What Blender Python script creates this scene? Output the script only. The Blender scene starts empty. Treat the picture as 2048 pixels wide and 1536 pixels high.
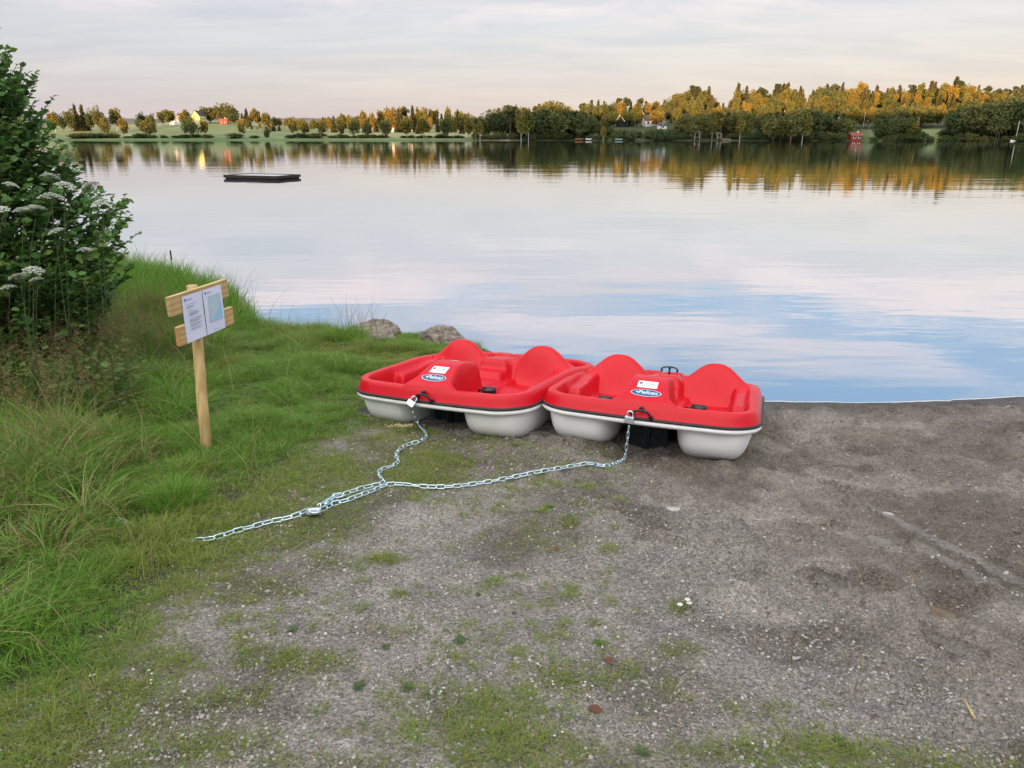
import bpy, bmesh, math, random
import numpy as np
from mathutils import Vector, Matrix, Euler
random.seed(7); rng = np.random.default_rng(7)
sc = bpy.context.scene; col = sc.collection; R = math.radians

# ------------------------------------------------------------------ camera, sky, sun
F = 1480.0; VH = 270.0; HC = 2.3
TILT = math.atan((768 - VH) / F); CT, ST = math.cos(TILT), math.sin(TILT)
cam = bpy.data.cameras.new('camera'); cam.sensor_width = 36; cam.lens = F / 2048 * 36
cam.clip_start = .05; cam.clip_end = 9000
camo = bpy.data.objects.new('camera', cam); col.objects.link(camo)
camo.location = (0, 0, HC); camo.rotation_euler = (math.pi / 2 - TILT, 0, 0); sc.camera = camo
SUN_EL = 3.0; SUN_AZ = 20.0      # the low sun stands behind the camera, a little to the left
SKY_MIX = 1.0
world = bpy.data.worlds.new('World'); sc.world = world; world.use_nodes = True
nt = world.node_tree; nt.nodes.clear(); N = nt.nodes.new; L = nt.links.new
def wmath(op, a, b=None, c=None, clamp=False):
    n = N('ShaderNodeMath'); n.operation = op; n.use_clamp = clamp
    for i, q in enumerate((a, b, c)):
        if q is None: continue
        if isinstance(q, (int, float)): n.inputs[i].default_value = q
        else: L(q, n.inputs[i])
    return n.outputs[0]
def wmix(f, a, b):
    n = N('ShaderNodeMix'); n.data_type = 'RGBA'
    for k, q in ((0, f), (6, a), (7, b)):
        if isinstance(q, (int, float)): n.inputs[k].default_value = q
        elif isinstance(q, tuple): n.inputs[k].default_value = (*q, 1)
        else: L(q, n.inputs[k])
    return n.outputs[2]
def wramp(f, pts):
    n = N('ShaderNodeValToRGB'); L(f, n.inputs[0]); e = n.color_ramp.elements
    while len(e) < len(pts): e.new(.5)
    for k, (p, c) in enumerate(pts):
        e[k].position = p; e[k].color = (*(c if isinstance(c, tuple) else (c,) * 3), 1)
    return n.outputs[0]
def wnoise(v, scale, detail=4, rough=.55, dist=0):
    n = N('ShaderNodeTexNoise'); L(v, n.inputs['Vector']); n.inputs['Scale'].default_value = scale
    n.inputs['Detail'].default_value = detail; n.inputs['Roughness'].default_value = rough
    n.inputs['Distortion'].default_value = dist; return n.outputs[0]
tc = N('ShaderNodeTexCoord'); sp = N('ShaderNodeSeparateXYZ'); L(tc.outputs['Generated'], sp.inputs[0])
X, Y, Z = sp.outputs; za = wmath('MAXIMUM', Z, 0.0); zz = wmath('ADD', za, .10)
cv = N('ShaderNodeCombineXYZ'); L(wmath('MULTIPLY', wmath('DIVIDE', X, zz), .55), cv.inputs[0])
L(wmath('MULTIPLY', wmath('DIVIDE', Y, zz), 1.3), cv.inputs[1])
n1 = wnoise(cv.outputs[0], .85, 5, .55, .4); n2 = wnoise(cv.outputs[0], 1.9, 4, .6, .5)
nn = wmath('ADD', wmath('MULTIPLY', n1, .72), wmath('MULTIPLY', n2, .28))
cover = wramp(za, [(0, 1.0), (.12, .85), (.16, .62), (.205, .485), (.26, .44), (.36, .41), (1, .5)])
mask = wmath('MULTIPLY_ADD', wmath('ADD', nn, wmath('SUBTRACT', cover, 1.0)), 7.5, .5, True)
blue = wramp(za, [(0, (.56, .58, .66)), (.12, (.52, .62, .70)), (.2, (.40, .55, .71)), (.27, (.29, .475, .66)), (.34, (.29, .475, .66)), (.5, (.8, .84, .92)), (1, (.9, .9, .93))])
side = wmath('MULTIPLY_ADD', X, .9, .38, True)
ccol = wmix(side, (.59, .61, .66), (.75, .71, .66))
warm = wramp(za, [(0, 0.0), (.14, .1), (.2, .9), (.3, .8), (1, .5)])
ccol = wmix(warm, ccol, (.93, .76, .68))
lil = wmath('MULTIPLY_ADD', n2, 4.0, -1.5, True)
ccol = wmix(wmath('MULTIPLY', lil, .42), ccol, (.45, .49, .57))
ccol = wmix(wmath('MULTIPLY_ADD', n1, 5.0, -2.6, True), ccol, (.72, .70, .70))
cv2 = N('ShaderNodeCombineXYZ'); L(wmath('MULTIPLY', X, 2.6), cv2.inputs[0]); L(wmath('MULTIPLY', Z, 15.0), cv2.inputs[1]); L(wmath('MULTIPLY', Y, 2.0), cv2.inputs[2])
n3 = wnoise(cv2.outputs[0], 1.15, 6, .6, .35); puff = wmath('MULTIPLY', wmath('MULTIPLY_ADD', n3, 8.0, -3.9, True), wramp(za, [(0, 0.0), (.11, 0.0), (.16, .85), (.22, .9), (.27, .30), (.34, .12), (.4, 0.0)]))
skyc = wmix(puff, wmix(mask, blue, ccol), wmix(n2, (.98, .78, .70), (.98, .88, .84)))
skyc = wmix(wramp(za, [(0, .8), (.045, .4), (.10, 0.0), (1, 0.0)]), skyc, wmix(side, (.60, .535, .60), (.76, .63, .58)))
nish = N('ShaderNodeTexSky'); nish.sky_type = 'NISHITA'; nish.sun_disc = False
nish.sun_elevation = R(SUN_EL); nish.sun_rotation = R(180 + SUN_AZ)
nf = N('ShaderNodeMix'); nf.data_type = 'RGBA'; nf.blend_type = 'MULTIPLY'; nf.inputs[0].default_value = 1; L(nish.outputs[0], nf.inputs[6]); nf.inputs[7].default_value = (.55, .55, .85, 1)
b1 = N('ShaderNodeBackground'); L(nf.outputs[2], b1.inputs[0]); b1.inputs[1].default_value = .05
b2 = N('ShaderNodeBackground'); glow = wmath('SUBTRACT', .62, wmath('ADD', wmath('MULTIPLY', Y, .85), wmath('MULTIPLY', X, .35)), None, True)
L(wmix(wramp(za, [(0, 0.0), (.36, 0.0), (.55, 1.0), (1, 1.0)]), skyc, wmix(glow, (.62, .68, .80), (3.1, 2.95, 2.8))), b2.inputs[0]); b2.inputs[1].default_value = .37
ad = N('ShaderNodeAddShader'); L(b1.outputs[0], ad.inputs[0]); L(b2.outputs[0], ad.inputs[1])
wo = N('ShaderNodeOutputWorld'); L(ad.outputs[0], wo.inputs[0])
sl = bpy.data.lights.new('sun', 'SUN'); sl.energy = 5.0; sl.angle = R(.5); sl.color = (1, .54, .23)
so = bpy.data.objects.new('sun', sl); col.objects.link(so)
sdir = Vector((math.sin(R(SUN_AZ)) * math.cos(R(SUN_EL)), math.cos(R(SUN_AZ)) * math.cos(R(SUN_EL)), -math.sin(R(SUN_EL))))
so.rotation_euler = sdir.to_track_quat('-Z', 'Y').to_euler(); so.location = (-30, -60, 60)
sc.view_settings.view_transform = 'Standard'; sc.view_settings.look = 'None'
sc.view_settings.exposure = 1.32; sc.view_settings.gamma = 1.0
sc.render.resolution_x = 1024; sc.render.resolution_y = 768

# ------------------------------------------------------------------ helpers
def tag(o, label=None, cat=None, group=None, kind=None):
    if label: o['label'] = label
    if cat: o['category'] = cat
    if group: o['group'] = group
    if kind: o['kind'] = kind
    return o
def empty(name, loc=(0, 0, 0), rz=0, label=None, cat=None, group=None):
    o = bpy.data.objects.new(name, None); col.objects.link(o); o.location = loc; o.rotation_euler = (0, 0, rz)
    o.empty_display_size = .1
    return tag(o, label, cat, group)
def mk(name, V, faces, mat, parent=None, smooth=True, colr=None, idx=None):
    """faces: list of (n,k) int arrays; colr: per-vertex rgb"""
    V = np.asarray(V, dtype=np.float32); me = bpy.data.meshes.new(name)
    fl = [np.asarray(f, dtype=np.int32) for f in faces if len(f)]
    me.vertices.add(len(V)); me.vertices.foreach_set('co', V.ravel())
    tot = sum(f.size for f in fl); npoly = sum(len(f) for f in fl)
    me.loops.add(tot); me.loops.foreach_set('vertex_index', np.concatenate([f.ravel() for f in fl]))
    me.polygons.add(npoly)
    sz = np.concatenate([np.full(len(f), f.shape[1], np.int32) for f in fl])
    me.polygons.foreach_set('loop_start', np.concatenate([[0], np.cumsum(sz)[:-1]]).astype(np.int32))
    me.polygons.foreach_set('use_smooth', np.full(npoly, smooth))
    for m in (mat if isinstance(mat, (list, tuple)) else [mat]): me.materials.append(m)
    if idx is not None: me.polygons.foreach_set('material_index', np.asarray(idx, np.int32))
    me.update(calc_edges=True)
    if colr is not None:
        a = me.color_attributes.new('Col', 'FLOAT_COLOR', 'POINT')
        c = np.ones((len(V), 4), np.float32); colr = np.asarray(colr); c[:, :colr.shape[1]] = colr; a.data.foreach_set('color', c.ravel())
    o = bpy.data.objects.new(name, me); col.objects.link(o)
    if parent: o.parent = parent
    return o
def grid_faces(ny, nx, wrapx=False):
    i = np.arange(ny - 1)[:, None] * nx; j = np.arange(nx if wrapx else nx - 1)[None, :]; j2 = (j + 1) % nx
    return np.stack([i + j, i + j2, i + nx + j2, i + nx + j], -1).reshape(-1, 4)
def dup(o, parent=None, loc=None, rot=None, scale=None):
    c = o.copy(); col.objects.link(c)
    if parent: c.parent = parent
    if loc is not None: c.location = loc
    if rot is not None: c.rotation_euler = rot
    if scale is not None: c.scale = scale
    return c
def dup_tree(o, **k):
    c = dup(o, **k)
    for ch in list(o.children): dup_tree(ch, parent=c)
    return c
class MB:
    """collects boxes, tubes and loose polygons for ONE mesh"""
    def __init__(s): s.v = []; s.q = []; s.t = []; s.n = 0
    def add(s, V, Fq=(), Ft=()):
        V = np.asarray(V, float).reshape(-1, 3)
        if len(Fq): s.q.append(np.asarray(Fq) + s.n)
        if len(Ft): s.t.append(np.asarray(Ft) + s.n)
        s.v.append(V); s.n += len(V); return s
    def box(s, c, d, M=None, bev=0):
        c = np.array(c, float); h = np.array(d, float) / 2
        if bev <= 0:
            P = np.array([(x, y, z) for x in (-1, 1) for y in (-1, 1) for z in (-1, 1)]) * h
            Q = [(0, 1, 3, 2), (4, 6, 7, 5), (0, 4, 5, 1), (2, 3, 7, 6), (0, 2, 6, 4), (1, 5, 7, 3)]
            T = []
        else:
            bm = bmesh.new(); bmesh.ops.create_cube(bm, size=1)
            for v in bm.verts: v.co = Vector(v.co[k] * d[k] for k in range(3))
            bmesh.ops.bevel(bm, geom=bm.edges[:], offset=bev, segments=2, affect='EDGES', profile=.6)
            bm.verts.index_update(); P = np.array([v.co[:] for v in bm.verts])
            Q = [[v.index for v in f.verts] for f in bm.faces if len(f.verts) == 4]
            T = [[v.index for v in f.verts] for f in bm.faces if len(f.verts) == 3]
            bm.free()
        if M is not None: P = P @ np.array(M.to_3x3()).T
        return s.add(P + c, Q, T)
    def tube(s, pts, r, n=8, cap=True):
        pts = np.asarray(pts, float); m = len(pts); r = np.broadcast_to(r, (m,))
        tg = np.gradient(pts, axis=0); tg /= np.linalg.norm(tg, axis=1)[:, None] + 1e-9
        up = np.array([0, 0, 1.]) if abs(tg[0, 2]) < .9 else np.array([0, 1., 0]); V = []
        for k in range(m):
            a = np.cross(up, tg[k]); a /= np.linalg.norm(a) + 1e-9; b = np.cross(tg[k], a); up = b
            if abs(np.dot(up, tg[k])) > .99: up = np.array([1., 0, 0])
            th = np.arange(n) * 2 * np.pi / n
            V.append(pts[k] + r[k] * (np.cos(th)[:, None] * a + np.sin(th)[:, None] * b))
        V = np.concatenate(V); Q = grid_faces(m, n, True); T = []
        if cap:
            V = np.vstack([V, pts[0], pts[-1]]); e = m * n
            T = [(e, (k + 1) % n, k) for k in range(n)] + [(e + 1, e - n + k, e - n + (k + 1) % n) for k in range(n)]
        return s.add(V, Q, T)
    def build(s, name, mat, parent=None, smooth=False):
        f = []
        if s.q: f.append(np.concatenate(s.q))
        if s.t: f.append(np.concatenate(s.t))
        return mk(name, np.concatenate(s.v), f, mat, parent, smooth)
def _h(ix, iy, seed):
    n = (ix.astype(np.int64) * 374761393 + iy.astype(np.int64) * 668265263 + seed * 1442695041) & 0xffffffff
    n = ((n ^ (n >> 13)) * 1274126177) & 0xffffffff
    return ((n ^ (n >> 16)) & 0xffff) / 65535.0
def vn(x, y, seed=0):
    x = np.asarray(x, float); y = np.asarray(y, float)
    ix, iy = np.floor(x), np.floor(y); fx, fy = x - ix, y - iy
    fx = fx * fx * (3 - 2 * fx); fy = fy * fy * (3 - 2 * fy)
    a, b, c, d = _h(ix, iy, seed), _h(ix + 1, iy, seed), _h(ix, iy + 1, seed), _h(ix + 1, iy + 1, seed)
    return (a * (1 - fx) + b * fx) * (1 - fy) + (c * (1 - fx) + d * fx) * fy
def fbm(x, y, seed=0, o=4, g=.5):
    s = 0; a = 1; t = 0
    for k in range(o):
        s = s + a * vn(x * 2 ** k + 17.3 * k, y * 2 ** k - 9.1 * k, seed + k); t += a; a *= g
    return s / t
def ss(a, b, x):
    t = np.clip((x - a) / (b - a), 0, 1); return t * t * (3 - 2 * t)
def scatter(T, Fq, P, A, Nn, S):
    """copies template T along axis A (y), normal Nn (z), size S (n,) or (n,3)"""
    A = A / (np.linalg.norm(A, axis=1)[:, None] + 1e-9)
    B = np.cross(A, Nn); B /= np.linalg.norm(B, axis=1)[:, None] + 1e-9; C = np.cross(B, A)
    S = np.asarray(S, float); S = np.repeat(S[:, None], 3, 1) if S.ndim == 1 else S
    V = P[:, None, :] + (T[None, :, 0, None] * (B * S[:, :1])[:, None, :] + T[None, :, 1, None] * (A * S[:, 1:2])[:, None, :] + T[None, :, 2, None] * (C * S[:, 2:3])[:, None, :])
    k = len(T); Q = (np.asarray(Fq)[None] + (np.arange(len(P)) * k)[:, None, None]).reshape(-1, len(Fq[0]))
    return V.reshape(-1, 3), Q
def rdir(n):
    v = rng.normal(size=(n, 3)); return v / np.linalg.norm(v, axis=1)[:, None]
def proj(x, y, z):
    d = y * CT - (z - HC) * ST; d = np.maximum(d, .3); up = y * ST + (z - HC) * CT
    return 1024 + F * x / d, 768 - F * up / d

# ------------------------------------------------------------------ materials
def mat(name, base=(.5, .5, .5), rough=.6, spec=.5, attr=False, noise=None, bump=None, metal=0, coat=0, trans=0, extra=None, sheen=0):
    m = bpy.data.materials.new(name); m.use_nodes = True; t = m.node_tree; b = t.nodes['Principled BSDF']
    b.inputs['Roughness'].default_value = rough; b.inputs['Specular IOR Level'].default_value = spec
    b.inputs['Metallic'].default_value = metal; b.inputs['Coat Weight'].default_value = coat
    tcn = t.nodes.new('ShaderNodeTexCoord')
    src = None
    if attr:
        a = t.nodes.new('ShaderNodeAttribute'); a.attribute_name = 'Col'; src = a.outputs['Color']
    if noise:                                       # (scale, strength, stretch)
        nz = t.nodes.new('ShaderNodeTexNoise'); nz.inputs['Scale'].default_value = noise[0]; nz.inputs['Detail'].default_value = 6
        if len(noise) > 2:
            mp = t.nodes.new('ShaderNodeMapping'); mp.inputs['Scale'].default_value = noise[2]
            t.links.new(tcn.outputs['Object'], mp.inputs[0]); t.links.new(mp.outputs[0], nz.inputs['Vector'])
        else: t.links.new(tcn.outputs['Object'], nz.inputs['Vector'])
        mr = t.nodes.new('ShaderNodeMapRange'); mr.inputs[1].default_value = .25; mr.inputs[2].default_value = .75
        mr.inputs[3].default_value = 1 - noise[1]; mr.inputs[4].default_value = 1 + noise[1]; t.links.new(nz.outputs[0], mr.inputs[0])
        vm = t.nodes.new('ShaderNodeVectorMath'); vm.operation = 'SCALE'
        if src: t.links.new(src, vm.inputs[0])
        else: vm.inputs[0].default_value = base
        t.links.new(mr.outputs[0], vm.inputs['Scale']); src = vm.outputs[0]
    if extra: src = extra(t, src, tcn) or src
    if src: t.links.new(src, b.inputs['Base Color'])
    else: b.inputs['Base Color'].default_value = (*base, 1)
    if bump:                                        # (scale, strength, distance)
        nz = t.nodes.new('ShaderNodeTexNoise'); nz.inputs['Scale'].default_value = bump[0]; nz.inputs['Detail'].default_value = 5
        t.links.new(tcn.outputs['Object'], nz.inputs['Vector'])
        bp = t.nodes.new('ShaderNodeBump'); bp.inputs['Strength'].default_value = bump[1]; bp.inputs['Distance'].default_value = bump[2]
        t.links.new(nz.outputs[0], bp.inputs['Height']); t.links.new(bp.outputs[0], b.inputs['Normal'])
    if trans:
        tr = t.nodes.new('ShaderNodeBsdfTranslucent'); mx = t.nodes.new('ShaderNodeMixShader'); mx.inputs[0].default_value = trans
        if src: t.links.new(src, tr.inputs[0])
        else: tr.inputs[0].default_value = (*base, 1)
        t.links.new(b.outputs[0], mx.inputs[1]); t.links.new(tr.outputs[0], mx.inputs[2]); t.links.new(mx.outputs[0], t.nodes['Material Output'].inputs[0])
    return m
def rand_tint(a, b, c=None):
    def f(t, src, tcn):
        oi = t.nodes.new('ShaderNodeObjectInfo'); r = t.nodes.new('ShaderNodeValToRGB'); t.links.new(oi.outputs['Random'], r.inputs[0])
        e = r.color_ramp.elements; e[0].color = (*a, 1); e[1].color = (*b, 1)
        if c: k = e.new(.5); k.color = (*c, 1)
        if not src: return r.outputs[0]
        m = t.nodes.new('ShaderNodeVectorMath'); m.operation = 'MULTIPLY'; t.links.new(r.outputs[0], m.inputs[0]); t.links.new(src, m.inputs[1]); return m.outputs[0]
    return f
M = {}
def scuff(t, src, tcn):
    cur = src
    for (sc_, lo, hi, amt, colr) in (((9, 2.2, 9), .62, .74, .10, (.60, .12, .12)), ((60, 9, 40), .68, .76, .22, (.75, .25, .24)), ((3, 3, 3), .55, .8, .22, (.42, .006, .014))):
        mp = t.nodes.new('ShaderNodeMapping'); mp.inputs['Scale'].default_value = sc_; mp.inputs['Rotation'].default_value = (0, 0, .5); t.links.new(tcn.outputs['Object'], mp.inputs[0])
        nz = t.nodes.new('ShaderNodeTexNoise'); nz.inputs['Scale'].default_value = 1.0; nz.inputs['Detail'].default_value = 5; t.links.new(mp.outputs[0], nz.inputs['Vector'])
        mr_ = t.nodes.new('ShaderNodeMapRange'); t.links.new(nz.outputs[0], mr_.inputs[0]); mr_.inputs[1].default_value = lo; mr_.inputs[2].default_value = hi; mr_.inputs[4].default_value = amt
        mx_ = t.nodes.new('ShaderNodeMix'); mx_.data_type = 'RGBA'; t.links.new(mr_.outputs[0], mx_.inputs[0]); t.links.new(cur, mx_.inputs[6]); mx_.inputs[7].default_value = (*colr, 1); cur = mx_.outputs[2]
    return cur
M['red'] = mat('red_plastic', (.55, .004, .013), .36, .3, noise=(2.2, .07), bump=(320, .12, .001), extra=scuff)
M['hull'] = mat('white_plastic', (.93, .93, .92), .42, .4, noise=(3.5, .05), bump=(200, .1, .001))
def mud_edge(t, src, tcn):
    sp_ = t.nodes.new('ShaderNodeSeparateXYZ'); t.links.new(tcn.outputs['Object'], sp_.inputs[0]); nz = t.nodes.new('ShaderNodeTexNoise'); nz.inputs['Scale'].default_value = 14; nz.inputs['Detail'].default_value = 6; t.links.new(tcn.outputs['Object'], nz.inputs['Vector'])
    a = t.nodes.new('ShaderNodeMath'); a.operation = 'MULTIPLY_ADD'; t.links.new(nz.outputs[0], a.inputs[0]); a.inputs[1].default_value = -.10; t.links.new(sp_.outputs[2], a.inputs[2])
    mr_ = t.nodes.new('ShaderNodeMapRange'); t.links.new(a.outputs[0], mr_.inputs[0]); mr_.inputs[1].default_value = -.315; mr_.inputs[2].default_value = -.355; mr_.inputs[3].default_value = 0; mr_.inputs[4].default_value = .75
    mx_ = t.nodes.new('ShaderNodeMix'); mx_.data_type = 'RGBA'; t.links.new(mr_.outputs[0], mx_.inputs[0]); t.links.new(src, mx_.inputs[6]); mx_.inputs[7].default_value = (.24, .19, .14, 1); return mx_.outputs[2]
M['hull'] = mat('white_plastic', (.93, .93, .92), .42, .4, noise=(3.5, .05), bump=(200, .1, .001), extra=mud_edge)
M['black'] = mat('black_rubber', (.018, .019, .021), .45, .4, noise=(30, .3))
M['blackp'] = mat('black_plastic', (.014, .017, .024), .38, .5, noise=(20, .3))
M['zinc'] = mat('zinc_steel', (.62, .78, .86), .28, .5, metal=.85, noise=(60, .12))
M['lockm'] = mat('brushed_steel', (.66, .70, .78), .33, .5, metal=.8, noise=(80, .12))
M['badge'] = mat('badge_blue', (.012, .09, .22), .3, .5)
M['silver'] = mat('badge_silver', (.62, .72, .80), .35, .5, metal=.3)
M['white'] = mat('white_sticker', (.80, .81, .84), .4, .4)
M['paper'] = mat('paper', (.66, .72, .90), .5, .3)
M['ink'] = mat('print_grey', (.22, .25, .32), .7, .2)
M['inkd'] = mat('print_dark', (.03, .03, .04), .6, .2)
M['mapg'] = mat('map_green', (.42, .58, .66), .6, .2, noise=(60, .1))
M['mapb'] = mat('map_blue', (.30, .55, .78), .6, .2)
M['orange'] = mat('orange_print', (.6, .2, .03), .6, .2)
def woodx(t, src, tcn):
    wv = t.nodes.new('ShaderNodeTexWave'); wv.wave_type = 'RINGS'; wv.inputs['Scale'].default_value = 8; wv.inputs['Distortion'].default_value = 7
    wv.inputs['Detail'].default_value = 3; wv.inputs['Detail Scale'].default_value = 1.2
    mp = t.nodes.new('ShaderNodeMapping'); mp.inputs['Scale'].default_value = (1, 1, .12); t.links.new(tcn.outputs['Object'], mp.inputs[0]); t.links.new(mp.outputs[0], wv.inputs['Vector'])
    mx = t.nodes.new('ShaderNodeMix'); mx.data_type = 'RGBA'; mx.inputs[6].default_value = (.56, .40, .19, 1); mx.inputs[7].default_value = (.43, .295, .115, 1); t.links.new(wv.outputs[0], mx.inputs[0])
    m = t.nodes.new('ShaderNodeVectorMath'); m.operation = 'MULTIPLY'; t.links.new(mx.outputs[2], m.inputs[0]); t.links.new(src, m.inputs[1]); return m.outputs[0]
def woodxh(t, src, tcn):
    r = woodx(t, src, tcn)
    for n in t.nodes:
        if n.type == 'MAPPING' and abs(n.inputs['Scale'].default_value[2] - .12) < .01: n.inputs['Scale'].default_value = (.12, 1, 1.2)
    return r
M['post'] = mat('post_wood', (1, 1, 1), .65, .3, noise=(9, .16), extra=woodx, bump=(90, .3, .002))
M['board'] = mat('board_wood', (.95, .98, 1.0), .7, .3, noise=(9, .14), extra=woodxh, bump=(90, .3, .002))
M['cut'] = mat('cut_wood', (.55, .25, .09), .7, .3, noise=(40, .25))
M['rock'] = mat('rock', (.23, .20, .17), .9, .2, noise=(13, .65), bump=(26, 1.0, .05))
M['pebble'] = mat('pebble', attr=True, rough=.75, spec=.35)
M['grass'] = mat('grass', attr=True, rough=.55, spec=.28, trans=.34)
M['leaf'] = mat('leaf', attr=True, rough=.5, spec=.3, trans=.26)
M['twig'] = mat('twig', (.085, .06, .04), .8, .2, noise=(20, .3))
M['stem'] = mat('stem', (.07, .10, .035), .7, .3, noise=(20, .3))
M['flower'] = mat('white_flower', (.62, .66, .58), .7, .2, noise=(120, .14), trans=.15)
M['dock'] = mat('dock_side', (.020, .017, .016), .75, .3, noise=(6, .4, (1, 1, 8)))
M['docktop'] = mat('dock_top', (.40, .42, .43), .6, .4, noise=(3, .2))
def gx(t, src, tcn):
    v = t.nodes.new('ShaderNodeTexVoronoi'); v.inputs['Scale'].default_value = 130; t.links.new(tcn.outputs['Object'], v.inputs['Vector'])
    sp_ = t.nodes.new('ShaderNodeSeparateColor'); t.links.new(v.outputs['Color'], sp_.inputs[0])
    mr = t.nodes.new('ShaderNodeMapRange'); t.links.new(sp_.outputs[0], mr.inputs[0]); mr.inputs[3].default_value = .58; mr.inputs[4].default_value = 1.48
    m = t.nodes.new('ShaderNodeVectorMath'); m.operation = 'SCALE'; t.links.new(src, m.inputs[0]); t.links.new(mr.outputs[0], m.inputs['Scale'])
    al = [n for n in t.nodes if n.type == 'ATTRIBUTE'][0].outputs['Alpha']; mm = t.nodes.new('ShaderNodeMix'); mm.data_type = 'RGBA'; t.links.new(al, mm.inputs[0]); t.links.new(src, mm.inputs[6]); t.links.new(m.outputs[0], mm.inputs[7]); return mm.outputs[2]
M['ground'] = mat('ground', attr=True, rough=.72, spec=.35, noise=(45, .28), extra=gx, bump=(60, 1.0, .05))
M['far'] = mat('far_ground', attr=True, rough=.9, spec=.1, noise=(.08, .2))
def crown(name, a, b, c=None): return mat(name, (1, 1, 1), .7, .15, noise=(.35, .25), trans=.2, extra=rand_tint(a, b, c))
M['c_birch'] = crown('birch_foliage', (.115, .130, .034), (.24, .175, .040), (.17, .155, .038))
M['c_round'] = crown('broadleaf_foliage', (.060, .095, .034), (.135, .135, .042))
M['c_spruce'] = crown('spruce_foliage', (.055, .070, .032), (.105, .090, .038))
M['c_pine'] = crown('pine_foliage', (.050, .070, .035), (.085, .095, .045))
M['trunk'] = mat('bark', (.13, .095, .07), .9, .1, noise=(2, .4))
M['bbark'] = mat('birch_bark', (.42, .39, .35), .8, .1, noise=(3, .4))
def wallm(n, c): return mat(n, c, .8, .2, noise=(4, .1, (1, 1, 6)))
M['w_white'] = wallm('white_cladding', (.72, .71, .68)); M['w_yellow'] = wallm('yellow_cladding', (.66, .58, .24)); M['w_red'] = wallm('red_cladding', (.20, .035, .028))
M['w_black'] = wallm('dark_cladding', (.03, .03, .033)); M['roofd'] = mat('dark_roof', (.045, .047, .055), .7, .3, noise=(3, .2)); M['roofr'] = mat('red_roof', (.22, .07, .045), .8, .2, noise=(3, .2))
M['glass'] = mat('window_glass', (.03, .04, .05), .1, .6); M['wood'] = mat('grey_wood', (.26, .22, .17), .8, .2, noise=(5, .3, (1, 1, 8)))
M['sand'] = mat('sand', (.34, .28, .22), .9, .2, noise=(1, .15))

# water: near mirror with very low ripples
wm = bpy.data.materials.new('water'); wm.use_nodes = True; t = wm.node_tree; t.nodes.clear()
out = t.nodes.new('ShaderNodeOutputMaterial'); gl = t.nodes.new('ShaderNodeBsdfGlossy'); gl.inputs['Roughness'].default_value = .012; gl.inputs['Color'].default_value = (.93, .95, .97, 1)
df = t.nodes.new('ShaderNodeBsdfDiffuse'); df.inputs['Color'].default_value = (.045, .06, .06, 1)
fr = t.nodes.new('ShaderNodeFresnel'); fr.inputs['IOR'].default_value = 1.33; mr = t.nodes.new('ShaderNodeMapRange'); mr.inputs[3].default_value = .74; mr.inputs[4].default_value = .98; mr.inputs[2].default_value = .6
t.links.new(fr.outputs[0], mr.inputs[0]); mx = t.nodes.new('ShaderNodeMixShader'); t.links.new(mr.outputs[0], mx.inputs[0]); t.links.new(df.outputs[0], mx.inputs[1]); t.links.new(gl.outputs[0], mx.inputs[2]); t.links.new(mx.outputs[0], out.inputs[0])
tcn = t.nodes.new('ShaderNodeTexCoord'); prev = None
for (sx, sy, scl, dist) in ((.25, 1.0, 1.1, .006), (.12, 1, .28, .010), (.4, 1, 4.0, .0010)):
    mp = t.nodes.new('ShaderNodeMapping'); mp.inputs['Scale'].default_value = (sx, sy, 1); mp.inputs['Rotation'].default_value = (0, 0, .12); t.links.new(tcn.outputs['Object'], mp.inputs[0])
    nz = t.nodes.new('ShaderNodeTexNoise'); nz.inputs['Scale'].default_value = scl; nz.inputs['Detail'].default_value = 2.5; t.links.new(mp.outputs[0], nz.inputs['Vector'])
    bp = t.nodes.new('ShaderNodeBump'); bp.inputs['Strength'].default_value = 1; bp.inputs['Distance'].default_value = dist; t.links.new(nz.outputs[0], bp.inputs['Height'])
    if prev: t.links.new(prev.outputs[0], bp.inputs['Normal'])
    prev = bp
t.links.new(prev.outputs[0], gl.inputs['Normal']); M['water'] = wm

# ------------------------------------------------------------------ terrain, near
SX = [-400, -60, -20, -9, -6.5, -4.6, -3.9, -3.3, -2.6, -2.0, -1.2, -.5, 0, .5, 1.2, 2.3, 3.5, 4.7, 8, 20, 60, 400]
SY = [60, 40, 20, 14.2, 12.6, 11.2, 10.2, 9.1, 8.8, 8.85, 8.75, 8.3, 7.7, 7.15, 6.65, 6.33, 6.30, 6.45, 6.7, 8, 20, 60]
def yshore(x): return np.interp(x, SX, SY) + .05 * (fbm(np.asarray(x) * 1.1, np.asarray(x) * 0, 3) - .5)
def zbase(x, y):
    x = np.asarray(x, float); y = np.asarray(y, float); s = yshore(x)
    z = .62 * (1 - y / s); z = np.where(y < 0, .62 + .10 * -y / 1.0 * np.clip(1 - (-y) / 120, .3, 1), z)
    z = np.where(y > s, np.maximum(-.13 * (y - s), -2.0), z)
    ridge = (33.5 + 4.6 * ss(-300, -180, x)) * ss(-45, -120, y) * (1 - .5 * ss(-170, -320, y))
    ridge = ridge + ss(-45, -120, y) * (fbm(x * .02 + 5, y * .01, 8, 3) - .5) * 6
    return z * (1 - ss(-45, -120, y)) + ridge
RUTS = [((1600, 962), (1690, 1000), (1770, 1035), (1900, 1105), (2060, 1190)), ((1745, 1085), (1800, 1108)), ((1835, 1100), (1900, 1135), (1985, 1182)), ((1650, 1170), (1700, 1200)), ((1870, 1300), (1950, 1330))]
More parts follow.
